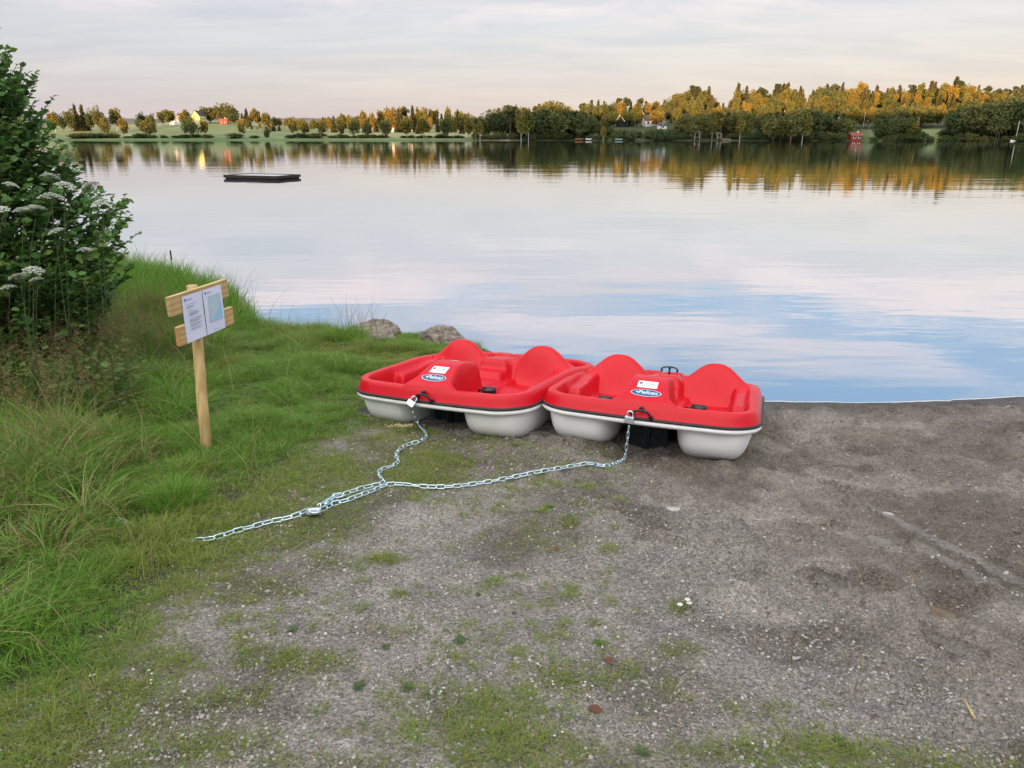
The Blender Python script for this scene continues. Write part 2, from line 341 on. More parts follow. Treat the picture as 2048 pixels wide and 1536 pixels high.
def at(u, v, z=None):
    """pixel -> point on the near ground"""
    d = np.array([(u - 1024) / F, CT + (768 - v) / F * ST, -ST + (768 - v) / F * CT]); zz_ = .3 if z is None else z
    for _ in range(12 if z is None else 1):
        k = (zz_ - HC) / d[2]; p = np.array([0, 0, HC]) + k * d
        if z is None: zz_ = .5 * zz_ + .5 * float(zbase(p[0], p[1]))
    return np.array([p[0], p[1], zz_])
ULV = [540, 640, 690, 720, 760, 800, 850, 890, 960, 1030, 1085, 1150, 1240, 1330, 1400, 1540]
ULU = [470, 700, 960, 960, 800, 740, 725, 650, 590, 490, 430, 385, 310, 225, 80, -40]
UMU = [470, 760, 990, 970, 930, 900, 930, 960, 900, 730, 660, 570, 500, 440, 380, 280]
UTU = [470, 440, 400, 385, 350, 335, 330, 325, 300, 220, 160, 120, 40, -60, -200, -300]
def zones(x, y):
    """distances in metres into the lush grass, the mossy fringe and the tall grass (positive inside), laid out on the ground plan"""
    yy = np.maximum(y, 1.3); z = .62 * (1 - yy / yshore(x)); u, v = proj(x, yy, z); k = (yy * CT + 2 * ST) / F
    w = 30 * (fbm(x * 2.2, y * 2.2, 11) - .5) * 2
    return (np.interp(v, ULV, ULU) - u + w) * k, (np.interp(v, ULV, UMU) - u + 2 * w) * k, (np.interp(v, ULV, UTU) - u + w) * k, u, v
def blobs(u, v, L_):
    r = 0
    for (a, b, ra, rb, s) in L_: r = np.maximum(r, s * np.exp(-(((u - a) / ra) ** 2 + ((v - b) / rb) ** 2) ** 1.3))
    return r
PATCH = [(60, 1430, 260, 80, 1), (160, 1510, 300, 46, 1), (420, 1490, 160, 36, .8), (330, 1330, 90, 40, .8), (960, 1430, 150, 60, .9), (1020, 1480, 120, 80, 1), (1560, 1500, 260, 22, 1), (1750, 1530, 300, 16, .8), (100, 1500, 230, 70, .9), (230, 1390, 110, 34, 1), (600, 1325, 100, 24, .9), (1120, 1360, 80, 30, .8), (560, 1520, 80, 30, .6), (1250, 1510, 240, 40, .6), (460, 1237, 30, 9, 1), (1075, 1075, 90, 45, .4), (1365, 1218, 20, 14, 1), (1360, 1300, 45, 18, .7), (1140, 1055, 18, 8, 1), (1215, 1105, 20, 8, 1), (770, 1120, 34, 12, 1), (740, 1260, 60, 14, .5), (860, 1385, 30, 12, .9), (1575, 1473, 30, 9, 1), (1200, 910, 50, 14, .5), (990, 880, 60, 12, .5), (700, 1530, 90, 20, .7), (2030, 1530, 40, 20, .9), (660, 940, 90, 30, .6), (820, 960, 90, 26, .6), (880, 925, 90, 18, .6)]
def grid_axis(lo, a, b, hi, step):
    c = np.arange(a, b, step); k = step; l = [a]; 
    while l[-1] > lo: k *= 1.12; l.append(l[-1] - k)
    k = step; r = [c[-1]]
    while r[-1] < hi: k *= 1.12; r.append(r[-1] + k)
    return np.concatenate([np.array(l[1:])[::-1], c, np.array(r[1:])])
def rutmask(x, y):
    m = np.zeros_like(x); lp = np.zeros_like(x)
    for k, rt in enumerate(RUTS):
        w = (.042, .040, .042, .04, .04)[k]; P = np.array([at(*p)[:2] for p in rt])
        for a, b in zip(P[:-1], P[1:]):
            d = b - a; tt = np.clip(((x - a[0]) * d[0] + (y - a[1]) * d[1]) / (d @ d), 0, 1)
            q = np.hypot(x - a[0] - tt * d[0], y - a[1] - tt * d[1]) + .02 * (fbm(x * 6, y * 6, 77) - .5)
            wq = w * (.75 + .5 * fbm(x * 4, y * 4, 76)); gate = np.maximum(ss(.26, .40, fbm(x * 2.4, y * 2.4, 78)), .8 if k == 0 else 0); m = np.maximum(m, (1 - ss(.72, 1.02, q / wq)) * gate); lp = np.maximum(lp, np.exp(-((q / wq - 1.25) / .22) ** 2) * gate)
    return m, lp
PITS = [(1410, 1050, .07, .035), (1600, 1056, .06, .03), (1770, 1175, .08, .05), (1895, 1225, .12, .06), (1620, 870, .10, .05), (1725, 905, .12, .03), (1690, 1110, .06, .03), (1640, 845, .05, .03), (2030, 1290, .08, .04), (1690, 1385, .06, .03), (1900, 830, .1, .03), (1930, 900, .1, .02)]
def zdet(x, y):
    z = zbase(x, y); ins = (np.abs(x) < 12) & (y > -3) & (y < 16)
    d1, d2, d3, u, v = zones(x, y); mud = (1 - ss(-.15, .15, d2)) * ss(-.3, .5, x + (y - 4.2) * .5)
    s = yshore(x) - y; near = ss(-.05, .35, s)
    z = z + near * .05 * (fbm(x * 1.3, y * 1.3, 21) - .5) * (1 - ss(6, 10, np.abs(x)))
    rid = np.abs(fbm(x * 3.2 + y * 1.2, y * 4.5, 31, 4) - .5) * 2
    z = z + near * mud * (.100 * (rid - .22) + .030 * (np.abs(fbm(x * 7 + 3, y * 8, 37, 3) - .5) * 2) + .050 * (fbm(x * 12, y * 14, 33, 3) - .5))
    z = z + near * ins * .010 * (fbm(x * 22, y * 22, 34, 3) - .5)
    z = z + .06 * ss(.1, 1.2, d1) * near * fbm(x * 2, y * 2, 41, 3)
    rm, lp = rutmask(x, y); sc1 = ss(.47, .53, fbm(x * 1.7 + 2, y * 2.4, 101, 4)); sc2 = ss(.49, .53, fbm(x * 3.9 + 7, y * 5.0, 102, 4)); z = z + near * mud * (.030 * sc1 + .016 * sc2)
    z = z + (zbase(x, y) + near * .05 * (fbm(x * 1.3, y * 1.3, 21) - .5) + .050 * near * mud - z) * rm * near - .024 * rm * near + .014 * lp * (1 - rm) * near
    for (a, b, r_, dp) in PITS:
        c = at(a, b); q = np.hypot((x - c[0]), (y - c[1]) * 1.3) / r_; z = z - dp * near * np.exp(-q ** 2) + dp * .35 * near * np.exp(-((q - 1.5) / .5) ** 2)
    return z
_zd = zdet
def zdet(x, y):
    z = _zd(x, y); s = yshore(x) - y
    return np.where((s > .04) & (np.abs(x) < 30), np.maximum(z, .004 + .03 * np.clip(s, 0, 1) + .012 * fbm(x * 8, y * 8, 39)), z)
gxx = grid_axis(-420, -5.6, 5.2, 420, .019); gyy = grid_axis(-420, 1.25, 9.4, 60, .0165)
GX, GY = np.meshgrid(gxx, gyy); GZ = zdet(GX, GY)
def zg(x, y):
    """bilinear lookup in the built ground"""
    x = np.asarray(x, float); y = np.asarray(y, float)
    i = np.clip(np.searchsorted(gxx, x) - 1, 0, len(gxx) - 2); j = np.clip(np.searchsorted(gyy, y) - 1, 0, len(gyy) - 2)
    fx = np.clip((x - gxx[i]) / (gxx[i + 1] - gxx[i]), 0, 1); fy = np.clip((y - gyy[j]) / (gyy[j + 1] - gyy[j]), 0, 1)
    return (GZ[j, i] * (1 - fx) + GZ[j, i + 1] * fx) * (1 - fy) + (GZ[j + 1, i] * (1 - fx) + GZ[j + 1, i + 1] * fx) * fy
d1, d2, d3, GU, GV = zones(GX, GY)
def lerp(a, b, f): return a + (np.asarray(b) - a) * f[..., None]
gravel = np.array([.29, .268, .24]); mudc = np.array([.225, .195, .163]); soil = np.array([.055, .055, .025]); moss = np.array([.105, .105, .042])
C = np.ones(GX.shape + (3,)) * gravel
mudm = ss(-.4, .9, (GX - .9) + (GY - 3.6) * .55 + 1.2 * (fbm(GX * 1.2, GY * 1.2, 51) - .5))
C = lerp(C, mudc, mudm * .85)
C = lerp(C, np.array([.40, .37, .33]), ss(.56, .72, fbm(GX * 2.2 + 3, GY * 2.2, 52)) * .5)
C = lerp(C, np.array([.15, .128, .102]), ss(.52, .68, fbm(GX * 1.7, GY * 2.4, 53)) * .7)
C = lerp(C, moss, ss(-.5, .1, d2) * ss(.35, .6, fbm(GX * 5, GY * 5, 54)) * .8)
C = lerp(C, soil, ss(-.1, .25, d1))
C = lerp(C, moss, np.clip(blobs(GU, GV, PATCH), 0, 1) * .7)
RM, LP = rutmask(GX, GY); C = lerp(C, np.array([.12, .10, .085]), LP * (1 - RM) * .7); C = lerp(C, np.array([.265, .245, .22]), RM * .85)
dsh = yshore(GX) - GY
C = lerp(C, np.array([.075, .072, .075]), (1 - ss(.05, .65, dsh)) * .8)
C = lerp(C, np.array([.06, .07, .03]), ss(2, 6, -GY))
C *= .86 * (.72 + .56 * fbm(GX * 9, GY * 9, 55, 3))[..., None]; C *= (.85 + .30 * fbm(GX * 3, GY * 4, 56, 3))[..., None]
g = mk('ground', np.stack([GX, GY, GZ], -1).reshape(-1, 3), [grid_faces(*GX.shape)], M['ground'], colr=np.concatenate([C, (1 - .45 * mudm - .5 * RM)[..., None].clip(0, 1)], -1).reshape(-1, 4)); tag(g, kind='structure')

# ------------------------------------------------------------------ water and far shore
def fshore(x): return np.interp(x, [-400, -150, 0, 90, 150, 230, 500], [372, 372, 345, 338, 322, 300, 290]) + 3 * (fbm(np.asarray(x) * .05, np.asarray(x) * 0, 61) - .5)
w = mk('water', [(-3000, -5, 0), (3000, -5, 0), (3000, 900, 0), (-3000, 900, 0)], [[(0, 1, 2, 3)]], M['water']); tag(w, kind='structure')
CU = [-600, 0, 150, 260, 300, 400, 480, 560, 640, 700, 850, 940, 1000, 1100, 1200, 1300, 1450, 1600, 1800, 2048, 2600]
CVv = [256, 254, 252, 250, 249, 242.5, 243, 251, 256, 257, 259, 262, 258, 246, 236, 228, 220, 212, 206, 203, 195]
TC = 175.0
def zf(x, y):
    x = np.asarray(x, float); y = np.asarray(y, float); s = fshore(x); t_ = y - s
    u = 1024 + F * x / (y * CT + 1); zc = HC + (VH - np.interp(u, CU, CVv)) / 1644 * (s + TC)
    z = .25 * ss(0, 3, t_) + zc * np.clip(t_ / TC, 0, 1) ** .85 - np.clip(t_ - TC, 0, 1e9) * .012
    return np.where(t_ < 0, np.maximum(t_ * .1, -1.5), z)
fx = np.concatenate([np.linspace(-2600, -420, 40), np.linspace(-400, 400, 270), np.linspace(420, 2600, 40)])
fy = np.concatenate([np.linspace(280, 560, 190), np.linspace(570, 3200, 40)])
FX, FY = np.meshgrid(fx, fy); FZ = zf(FX, FY) + .3 * (fbm(FX * .05, FY * .05, 62) - .5)
FU = 1024 + F * FX / (FY * CT + 1); T_ = FY - fshore(FX)
fc = np.ones(FX.shape + (3,)) * np.array([.15, .185, .085])
fc = lerp(fc, np.array([.24, .25, .12]), ss(.4, .6, fbm(FX * .03, FY * .015, 63)))
fc = lerp(fc, np.array([.10, .15, .06]), ss(12, 4, T_)); fc = lerp(fc, np.array([.05, .065, .03]), ss(930, 1000, FU) * (1 - ss(1700, 1760, FU) * (1 - ss(1880, 1920, FU)) * (1 - ss(24, 32, T_))))
fc = lerp(fc, np.array([.30, .25, .20]), ss(0, .6, T_) * ss(7, 4, T_) * ss(955, 975, FU) * ss(1045, 1025, FU))
fc = lerp(fc, np.array([.07, .08, .06]), ss(185, 215, T_))
mk('far_shore', np.stack([FX, FY, FZ], -1).reshape(-1, 3), [grid_faces(*FX.shape)], M['far'], colr=fc.reshape(-1, 3))['kind'] = 'structure'
# a far wooded ridge beyond the fields
rx = np.linspace(-1700, 600, 120); ry = np.linspace(1000, 1700, 12); RX, RY = np.meshgrid(rx, ry)
RZ = -6 + (28 + 9 * fbm(RX * .006, RY * .004, 65)) * np.sin(np.clip((RY - 1000) / 700, 0, 1) * np.pi) + 3 * fbm(RX * .06, RY * .05, 66)
mk('far_hill', np.stack([RX, RY, RZ], -1).reshape(-1, 3), [grid_faces(*RX.shape)], mat('far_wood', (.13, .13, .12), .95, .05, noise=(.02, .3)))['kind'] = 'structure'
def atf(u, v, tmin=1.5):
    """pixel -> point on the far bank"""
    yy = np.arange(290, 700, .5); zr = HC + 0 * yy
    x = (u - 1024) / F * (yy * CT + 1); q = zf(x, yy); tt = yy - fshore(x)
    _, vv = proj(x, yy, q); ok = np.where((tt > tmin) & (vv <= v))[0]
    k = ok[0] if len(ok) else np.where(tt > tmin)[0][0]
    if len(ok) == 0 and v < 262: k = np.argmax(q)
    return np.array([x[k], yy[k], q[k]])

# ------------------------------------------------------------------ far trees
LQ = np.array([(-.5, 0, 0), (.5, 0, .12), (.35, 1, 0), (-.35, 1, .1)]); LF = [(0, 1, 2, 3)]
def crown_blobs(n, per, zc, rz, rxy, leaf, seed, low=.0, flat=1):
    global rng
    P = []; A = []
    c = rdir(n) * (rng.random((n, 1)) ** .45); c[:, 2] = np.where(c[:, 2] < low - 1, -c[:, 2], c[:, 2])
    for k in range(n):
        r_ = .30 * (.7 + .6 * rng.random()); d = rdir(per) * (.55 + .45 * rng.random((per, 1)))
        p = c[k] * np.array([rxy * .8, rxy * .8, rz * .85]) + d * np.array([rxy, rxy, rz * flat]) * r_; P.append(p); A.append(d)
    P = np.concatenate(P); A = np.concatenate(A); P[:, 2] += zc; A = A + .6 * rdir(len(A)); A[:, 2] -= .2
    return scatter(LQ, LF, P, A, rdir(len(P)), leaf * (.6 + .8 * rng.random(len(P))))
def crown_spruce(levels, R_, z0, leaf, droop=.35):
    P = []; A = []
    for k in range(levels):
        h = z0 + (1 - z0) * (k / levels) ** .92; rr = R_ * (1 - h) ** .85 * (.75 + .45 * rng.random()) + .006; nb = int(5 + 9 * (1 - h))
        for b in range(nb):
            a = rng.random() * 6.283; m = max(3, int(rr / (leaf * .28))); q = (np.arange(m) + rng.random(m)) / m; rl = rr * (.7 + .4 * rng.random())
            p = np.stack([np.cos(a) * q * rl, np.sin(a) * q * rl, h - droop * q * q * rl * 1.3 + rng.normal(0, .008, m)], 1)
            d = np.stack([np.cos(a) + rng.normal(0, .6, m), np.sin(a) + rng.normal(0, .6, m), rng.normal(-.8, .4, m)], 1); P.append(p); A.append(d)
    P = np.concatenate(P); A = np.concatenate(A)
    return scatter(LQ, LF, P, A, rdir(len(P)), leaf * (.6 + .7 * rng.random(len(P))))
def trunk_mesh(name, h, r, lean=0, limbs=0, m='trunk'):
    b = MB(); z = np.linspace(-.03, h, 7); b.tube(np.stack([lean * z ** 2, .3 * lean * z, z], 1), r * (1 - .8 * z / h), 6)
    for k in range(limbs):
        a = rng.random() * 6.28; z0 = h * (.35 + .6 * k / limbs); l = .16 * (1.2 - k / limbs)
        b.tube([(0, 0, z0), (l * .5 * math.cos(a), l * .5 * math.sin(a), z0 + l * .5), (l * math.cos(a), l * math.sin(a), z0 + l * 1.2)], [r * .4, r * .3, r * .1], 4)
    o = b.build(name, M[m]); me = o.data; bpy.data.objects.remove(o); return me
PROTO = {}
def proto(kind, V, Q, mt, tr):
    o = mk('crown', V, [Q], M[mt], smooth=False); me = o.data; bpy.data.objects.remove(o); PROTO.setdefault(kind, []).append((me, tr))
for s in range(3): proto('spruce', *crown_spruce(26, .20 + .03 * s, .10, .055), 'c_spruce', trunk_mesh('trunk', .93, .016, 0, 0))
for s in range(4):
    V, Q = crown_blobs(30, 46, .60, .40, .21 + .03 * (s % 2), .045, s); V[:, 0] *= 1 - .25 * np.clip((V[:, 2] - .6) / .4, 0, 1)
    proto('birch', V, Q, 'c_birch', trunk_mesh('trunk', .85, .013, .02, 5, 'bbark'))
for s in range(3):
    V, Q = crown_blobs(40, 46, .56, .44, .40 + .06 * s, .05, s); proto('round', V, Q, 'c_round', trunk_mesh('trunk', .7, .022, 0, 6))
for s in range(2):
    V, Q = crown_blobs(18, 46, .76, .24, .20, .05, s, flat=.7); proto('pine', V, Q, 'c_pine', trunk_mesh('trunk', .95, .013, .02, 5))
for s in range(2):
    V, Q = crown_blobs(40, 40, .45, .50, .62, .07, s); V[:, 2] = np.maximum(V[:, 2], .01 + .02 * rng.random(len(V))); proto('bush', V, Q, 'c_round', trunk_mesh('trunk', .5, .03, 0, 5))
TREES = []      # (u, x, y, z, height, widthfactor, kind, zone)
def tree(p, h, kind, wf=1.0, zone='', u=0): TREES.append([u, p, h, kind, wf, zone])
BASEW = dict(spruce=.40, birch=.46, round=.9, pine=.40, bush=1.25)
left = [(146, 224, 264, 18, 'round'), (160, 219, 262, 15, 'spruce'), (174, 218, 262, 15, 'spruce'), (188, 226, 263, 20, 'round'), (203, 221, 264, 27, 'round'), (216, 238, 266, 20, 'bush'),
 (130, 234, 264, 20, 'round'), (115, 230, 264, 20, 'birch'), (238, 223, 262, 24, 'birch'), (250, 242, 274, 17, 'birch'), (283, 240, 260, 14, 'round'), (290, 230, 258, 22, 'round'), (301, 244, 275, 32, 'round'), (307, 231, 258, 15, 'round'),
 (330, 225, 250, 18, 'round'), (344, 225, 252, 22, 'birch'), (376, 226, 262, 20, 'birch'), (384, 240, 276, 26, 'round'), (368, 229, 247, 12, 'birch'), (411, 246, 274, 17, 'birch'), (424, 217, 246, 34, 'round'), (444, 215, 246, 32, 'round'), (464, 212, 246, 32, 'round'), (472, 229, 250, 20, 'round'), (455, 222, 247, 26, 'round'),
 (487, 244, 276, 16, 'birch'), (489, 230, 251, 9, 'spruce'), (498, 224, 252, 14, 'spruce'), (513, 222, 254, 18, 'birch'), (520, 226, 254, 12, 'birch'), (536, 230, 257, 17, 'birch'), (537, 257, 275, 13, 'bush'), (553, 237, 257, 12, 'round'), (561, 239, 257, 13, 'birch'), (576, 239, 258, 10, 'birch'), (588, 240, 275, 17, 'birch'), (597, 243, 260, 12, 'birch'), (608, 241, 262, 12, 'birch'), (612, 247, 275, 16, 'birch'), (630, 242, 264, 11, 'birch'), (646, 244, 276, 15, 'birch'),
 (653, 240, 265, 10, 'birch'), (661, 238, 265, 10, 'birch'), (670, 237, 265, 10, 'spruce'), (682, 240, 276, 17, 'birch'), (688, 233, 264, 12, 'birch'), (700, 235, 264, 12, 'birch'), (710, 240, 276, 20, 'round'), (718, 236, 264, 12, 'birch'), (729, 228, 266, 15, 'birch'), (736, 248, 276, 20, 'round'), (747, 231, 264, 12, 'birch'), (762, 227, 264, 15, 'birch'), (774, 242, 276, 22, 'round'), (778, 222, 264, 15, 'birch'), (790, 222, 264, 15, 'birch'), (801, 221, 262, 13, 'birch'), (812, 222, 262, 14, 'pine'), (815, 240, 276, 22, 'birch'), (827, 220, 264, 13, 'spruce'), (838, 222, 264, 14, 'birch'), (850, 222, 262, 15, 'birch'), (848, 240, 277, 26, 'birch'), (863, 225, 262, 14, 'birch'), (874, 226, 262, 14, 'birch'), (884, 233, 262, 10, 'spruce'), (897, 224, 276, 16, 'birch'), (893, 240, 277, 22, 'round'), (907, 238, 277, 16, 'birch'), (916, 228, 274, 14, 'birch'), (925, 232, 276, 18, 'birch'), (937, 234, 276, 18, 'birch')]
left += [(1752, 240, 279, 24, 'round'), (1792, 237, 279, 50, 'round'), (1815, 244, 279, 34, 'birch'), (1905, 232, 279, 40, 'round'), (1932, 219, 279, 66, 'round'), (1965, 236, 279, 36, 'round'), (2030, 205, 281, 50, 'round')]
for (u, vt, vb, wpx, kd) in left:
    p = atf(u, vb, 2.0); dep = p[1] * CT + 1; h = (vb - vt) * dep / F * (CT * 1.04); h = max(h, 2.5)
    h *= 1.18; tree(p, h, kd, 1.18 * (wpx * dep / F) / (h * BASEW[kd]), 'left' if u < 1000 else 'front', u)
for u in np.arange(500, 935, 6.5):
    if rng.random() < (.5 if u < 640 else .30 if u < 760 else .1): continue
    p = atf(u + rng.normal(0, 2), 262 + 3 * (u - 500) / 430 + rng.normal(0, 1), 8); tree(p, (rng.normal(7.0, 1.9) if u > 600 else rng.normal(4.5, 1.3)) + 2.2 * (760 < u < 880), rng.choice(['birch', 'birch', 'birch', 'spruce']), .8 + .4 * rng.random(), 'left', u)
for u in np.concatenate([np.arange(150, 330, 11), np.arange(352, 420, 12), [470, 505]]): 
    p = atf(u + rng.normal(0, 5), 276, 4 + 6 * rng.random()); tree(p, 1.0 + 1.9 * rng.random() ** 1.5, 'bush', 2.3 + 1.4 * rng.random(), 'hedge', u)
for u in np.concatenate([np.arange(585, 640, 15), np.arange(660, 780, 12), np.arange(810, 930, 12)]):
    p = atf(u + rng.normal(0, 3), 276, 6 + 5 * rng.random()); tree(p, .9 + 1.8 * rng.random() ** 1.5, 'bush', 2.3 + 1.4 * rng.random(), 'hedge', u)
FSU = [930, 950, 980, 1010, 1060, 1110, 1130, 1150, 1180, 1205, 1225, 1350, 1368, 1440, 1500, 1560, 1620, 1680, 1700, 1720, 1765, 1790, 1815, 1840, 1885, 1905, 1950, 1985, 2048, 2300]
FSV = [238, 238, 226, 217, 213, 205, 220, 226, 232, 254, 263, 263, 232, 219, 228, 226, 218, 230, 262, 270, 262, 238, 246, 268, 270, 224, 214, 206, 186, 176]
BSU = [1100, 1150, 1190, 1230, 1290, 1325, 1345, 1410, 1430, 1452, 1466, 1500, 1532, 1570, 1600, 1640, 1690, 1720, 1760, 1830, 1900, 1950, 2000, 2048, 2300]
BSV = [220, 214, 204, 199, 205, 205, 180, 176, 205, 208, 174, 182, 176, 168, 186, 171, 168, 172, 178, 172, 160, 178, 182, 170, 166]
def row(t0, u0, u1, du, blend, kinds, zone, jit=3):
    u = u0
    while u < u1:
        uu = u + rng.normal(0, du * .25); x = (uu - 1024) / F * (345 * CT + 1)
        for _ in range(3): y = float(fshore(x)) + t0 + rng.normal(0, jit); x = (uu - 1024) / F * (y * CT + 1)
        z = float(zf(x, y)); vf = np.interp(uu, FSU, FSV); vf = min(vf, 236) if blend > .2 else vf; vb_ = np.interp(uu, BSU, BSV); vt = vf + (vb_ - vf) * blend + abs(rng.normal(0, 4 if blend < .9 else 6.5)) - 7
        ang = (VH - vt) / 1644; h = HC + ang * y - z; u += du
        if t0 < 60 and 1222 < uu < 1346 and t0 > 10: continue
        if t0 < 32 and (1704 < uu < 1752 or 1838 < uu < 1888): continue
        if h < 2.2: continue
        kd = rng.choice(kinds); h = min(h, 23)
        if h < 5: kd = 'bush'
        tree(np.array([x, y, z]), h, kd, (.75 + .5 * rng.random()) * (1.0 if h > 9 else 1.3), zone, uu)
for u in np.arange(946, 2110, 15.0):
    if 1230 < u < 1345 or 1385 < u < 1402 or 1430 < u < 1458 or 1690 < u < 1732: continue
    uu = u + rng.normal(0, 4); x = (uu - 1024) / F * 330; y = float(fshore(x)) + 2.2 + 1.5 * rng.random(); x = (uu - 1024) / F * (y * CT + 1); tree(np.array([x, y, float(zf(x, y))]), 1.6 + 2.6 * rng.random(), 'bush', .9 + .7 * rng.random(), 'front', uu)
row(4, 942, 2120, 20, 0.0, ['round', 'birch', 'round', 'birch', 'pine'], 'front')
row(12, 945, 2120, 19, 0.0, ['birch', 'spruce', 'round', 'round'], 'front')
row(24, 1000, 2120, 21, .05, ['birch', 'spruce', 'spruce', 'round'], 'front', 4)
row(33, 1690, 1900, 14, .28, ['birch', 'birch', 'round'], 'hill', 3)
row(62, 1110, 2120, 24, .35, ['birch', 'birch', 'spruce', 'round'], 'hill', 5)
row(92, 1110, 2120, 23, .58, ['birch', 'birch', 'round', 'spruce'], 'hill', 5)
row(122, 1110, 2120, 21, .80, ['birch', 'birch', 'birch', 'spruce', 'round'], 'hill', 6)
row(150, 1110, 2120, 17, 1.0, ['spruce', 'spruce', 'birch', 'pine'], 'crest', 6)
TREES.sort(key=lambda q: q[0])
cnt = dict(spruce=0, birch=0, round=0, pine=0, bush=0)
NAME = dict(spruce='spruce_tree', birch='birch_tree', round='broadleaf_tree', pine='pine_tree', bush='shrub')
CATN = dict(spruce='spruce', birch='birch', round='broadleaf tree', pine='pine', bush='shrub')
ADJ = dict(spruce='pointed spruce', birch='slender birch', round='round tree', pine='bare pine', bush='low shrub')
LM = [(358, 'the small white house'), (403, 'the yellow house'), (452, 'the small red barn'), (805, 'the low white farmhouse'), (1000, 'the sandy beach'), (1158, 'the red rowing boat'), (1250, 'the black house'), (1305, 'the white house'), (1393, 'the wooden lookout frame'), (1440, 'the bathing tower'), (1668, 'the red cabin'), (1700, 'the red boathouse'), (1829, 'the short pole'), (2010, 'the moored sailboat')]
ORD = ['nearest', 'second', 'third', 'fourth', 'fifth', 'sixth', 'seventh', 'eighth', 'ninth', 'tenth', 'eleventh', 'twelfth', 'thirteenth', 'fourteenth', 'fifteenth', 'sixteenth', 'seventeenth', 'eighteenth', 'nineteenth', 'twentieth'] + ['twenty-first', 'twenty-second', 'twenty-third', 'twenty-fourth', 'twenty-fifth', 'twenty-sixth', 'twenty-seventh', 'twenty-eighth', 'twenty-ninth', 'thirtieth'] + [f'number {q}' for q in range(31, 90)]
ZN = dict(left='in the meadow', hedge='in the shore hedge', front='in the shaded shore row', hill='on the sunlit slope', crest='on the skyline')
groups = {}
for T in TREES:
    u = T[0]; k = int(np.argmin([abs(u - a) for a, _ in LM])); sd = 'left' if u < LM[k][0] else 'right'
    groups.setdefault((T[3], T[5], k, sd), []).append(T)
LAB = {}
for (kd, zn, k, sd), Ls in groups.items():
    Ls.sort(key=lambda q: abs(q[0] - LM[k][0]))
    for n_, T in enumerate(Ls): LAB[id(T)] = f"{ADJ[kd]} {ZN[zn]}, {ORD[n_]} {sd} of {LM[k][1]}"
for T in TREES:
    u, p, h, kd, wf, zn = T; cm, tm = PROTO[kd][rng.integers(len(PROTO[kd]))]
    e = empty(NAME[kd], tuple(p - np.array([0, 0, .1])), rng.random() * 6.28, LAB[id(T)], CATN[kd], f"{CATN[kd]} trees across the lake" if kd != 'bush' else 'shrubs along the far bank')
    e.scale = (h * wf, h * wf, h)
    for nm, me in (('crown', cm), ('trunk', tm)):
        o = bpy.data.objects.new(nm, me); col.objects.link(o); o.parent = e
# wood that reads as one mass between the counted trees
vs = []; qs = []; nbase = 0
for k in range(620):
    kd = rng.choice(['spruce', 'birch', 'round']); me = PROTO[kd][0][0]
    if k == 0: cache = {}
    if kd not in cache:
        a = np.zeros(len(me.vertices) * 3, np.float32); me.vertices.foreach_get('co', a); a = a.reshape(-1, 4, 3); sel = rng.random(len(a)) < .42; a = a[sel]; c0 = a.mean(1, keepdims=True); cache[kd] = ((a - c0) * 1.5 + c0).reshape(-1, 3)
    a = cache[kd]; u = rng.uniform(1090, 2200); t0 = rng.choice([38, 75, 105, 135, 165, 185])
    x = (u - 1024) / F * 380
    for _ in range(3): y = float(fshore(x)) + t0 + rng.normal(0, 7); x = (u - 1024) / F * (y * CT + 1)
    if t0 < 60 and (1215 < u < 1350 or 1700 < u < 1900): continue
    z = float(zf(x, y)); bl = np.clip((t0 - 30) / 120, 0, 1); vt = min(np.interp(u, FSU, FSV), 236) * (1 - bl) + np.interp(u, BSU, BSV) * bl + 5 + abs(rng.normal(0, 5)); h = HC + (VH - vt) / 1644 * y - z
    if h < 4: continue
    h = min(h, 18); b = a * np.array([h, h, h]); vs.append(b + np.array([x, y, z])); qs.append(np.arange(len(b)).reshape(-1, 4) + nbase); nbase += len(b)
tag(mk('forest', np.concatenate(vs), [np.concatenate(qs)], mat('forest_foliage', (.11, .115, .036), .7, .15, noise=(.08, .35), trans=.2), smooth=False), 'dense mixed forest filling the hillside behind the counted trees on the right', 'forest', kind='stuff')

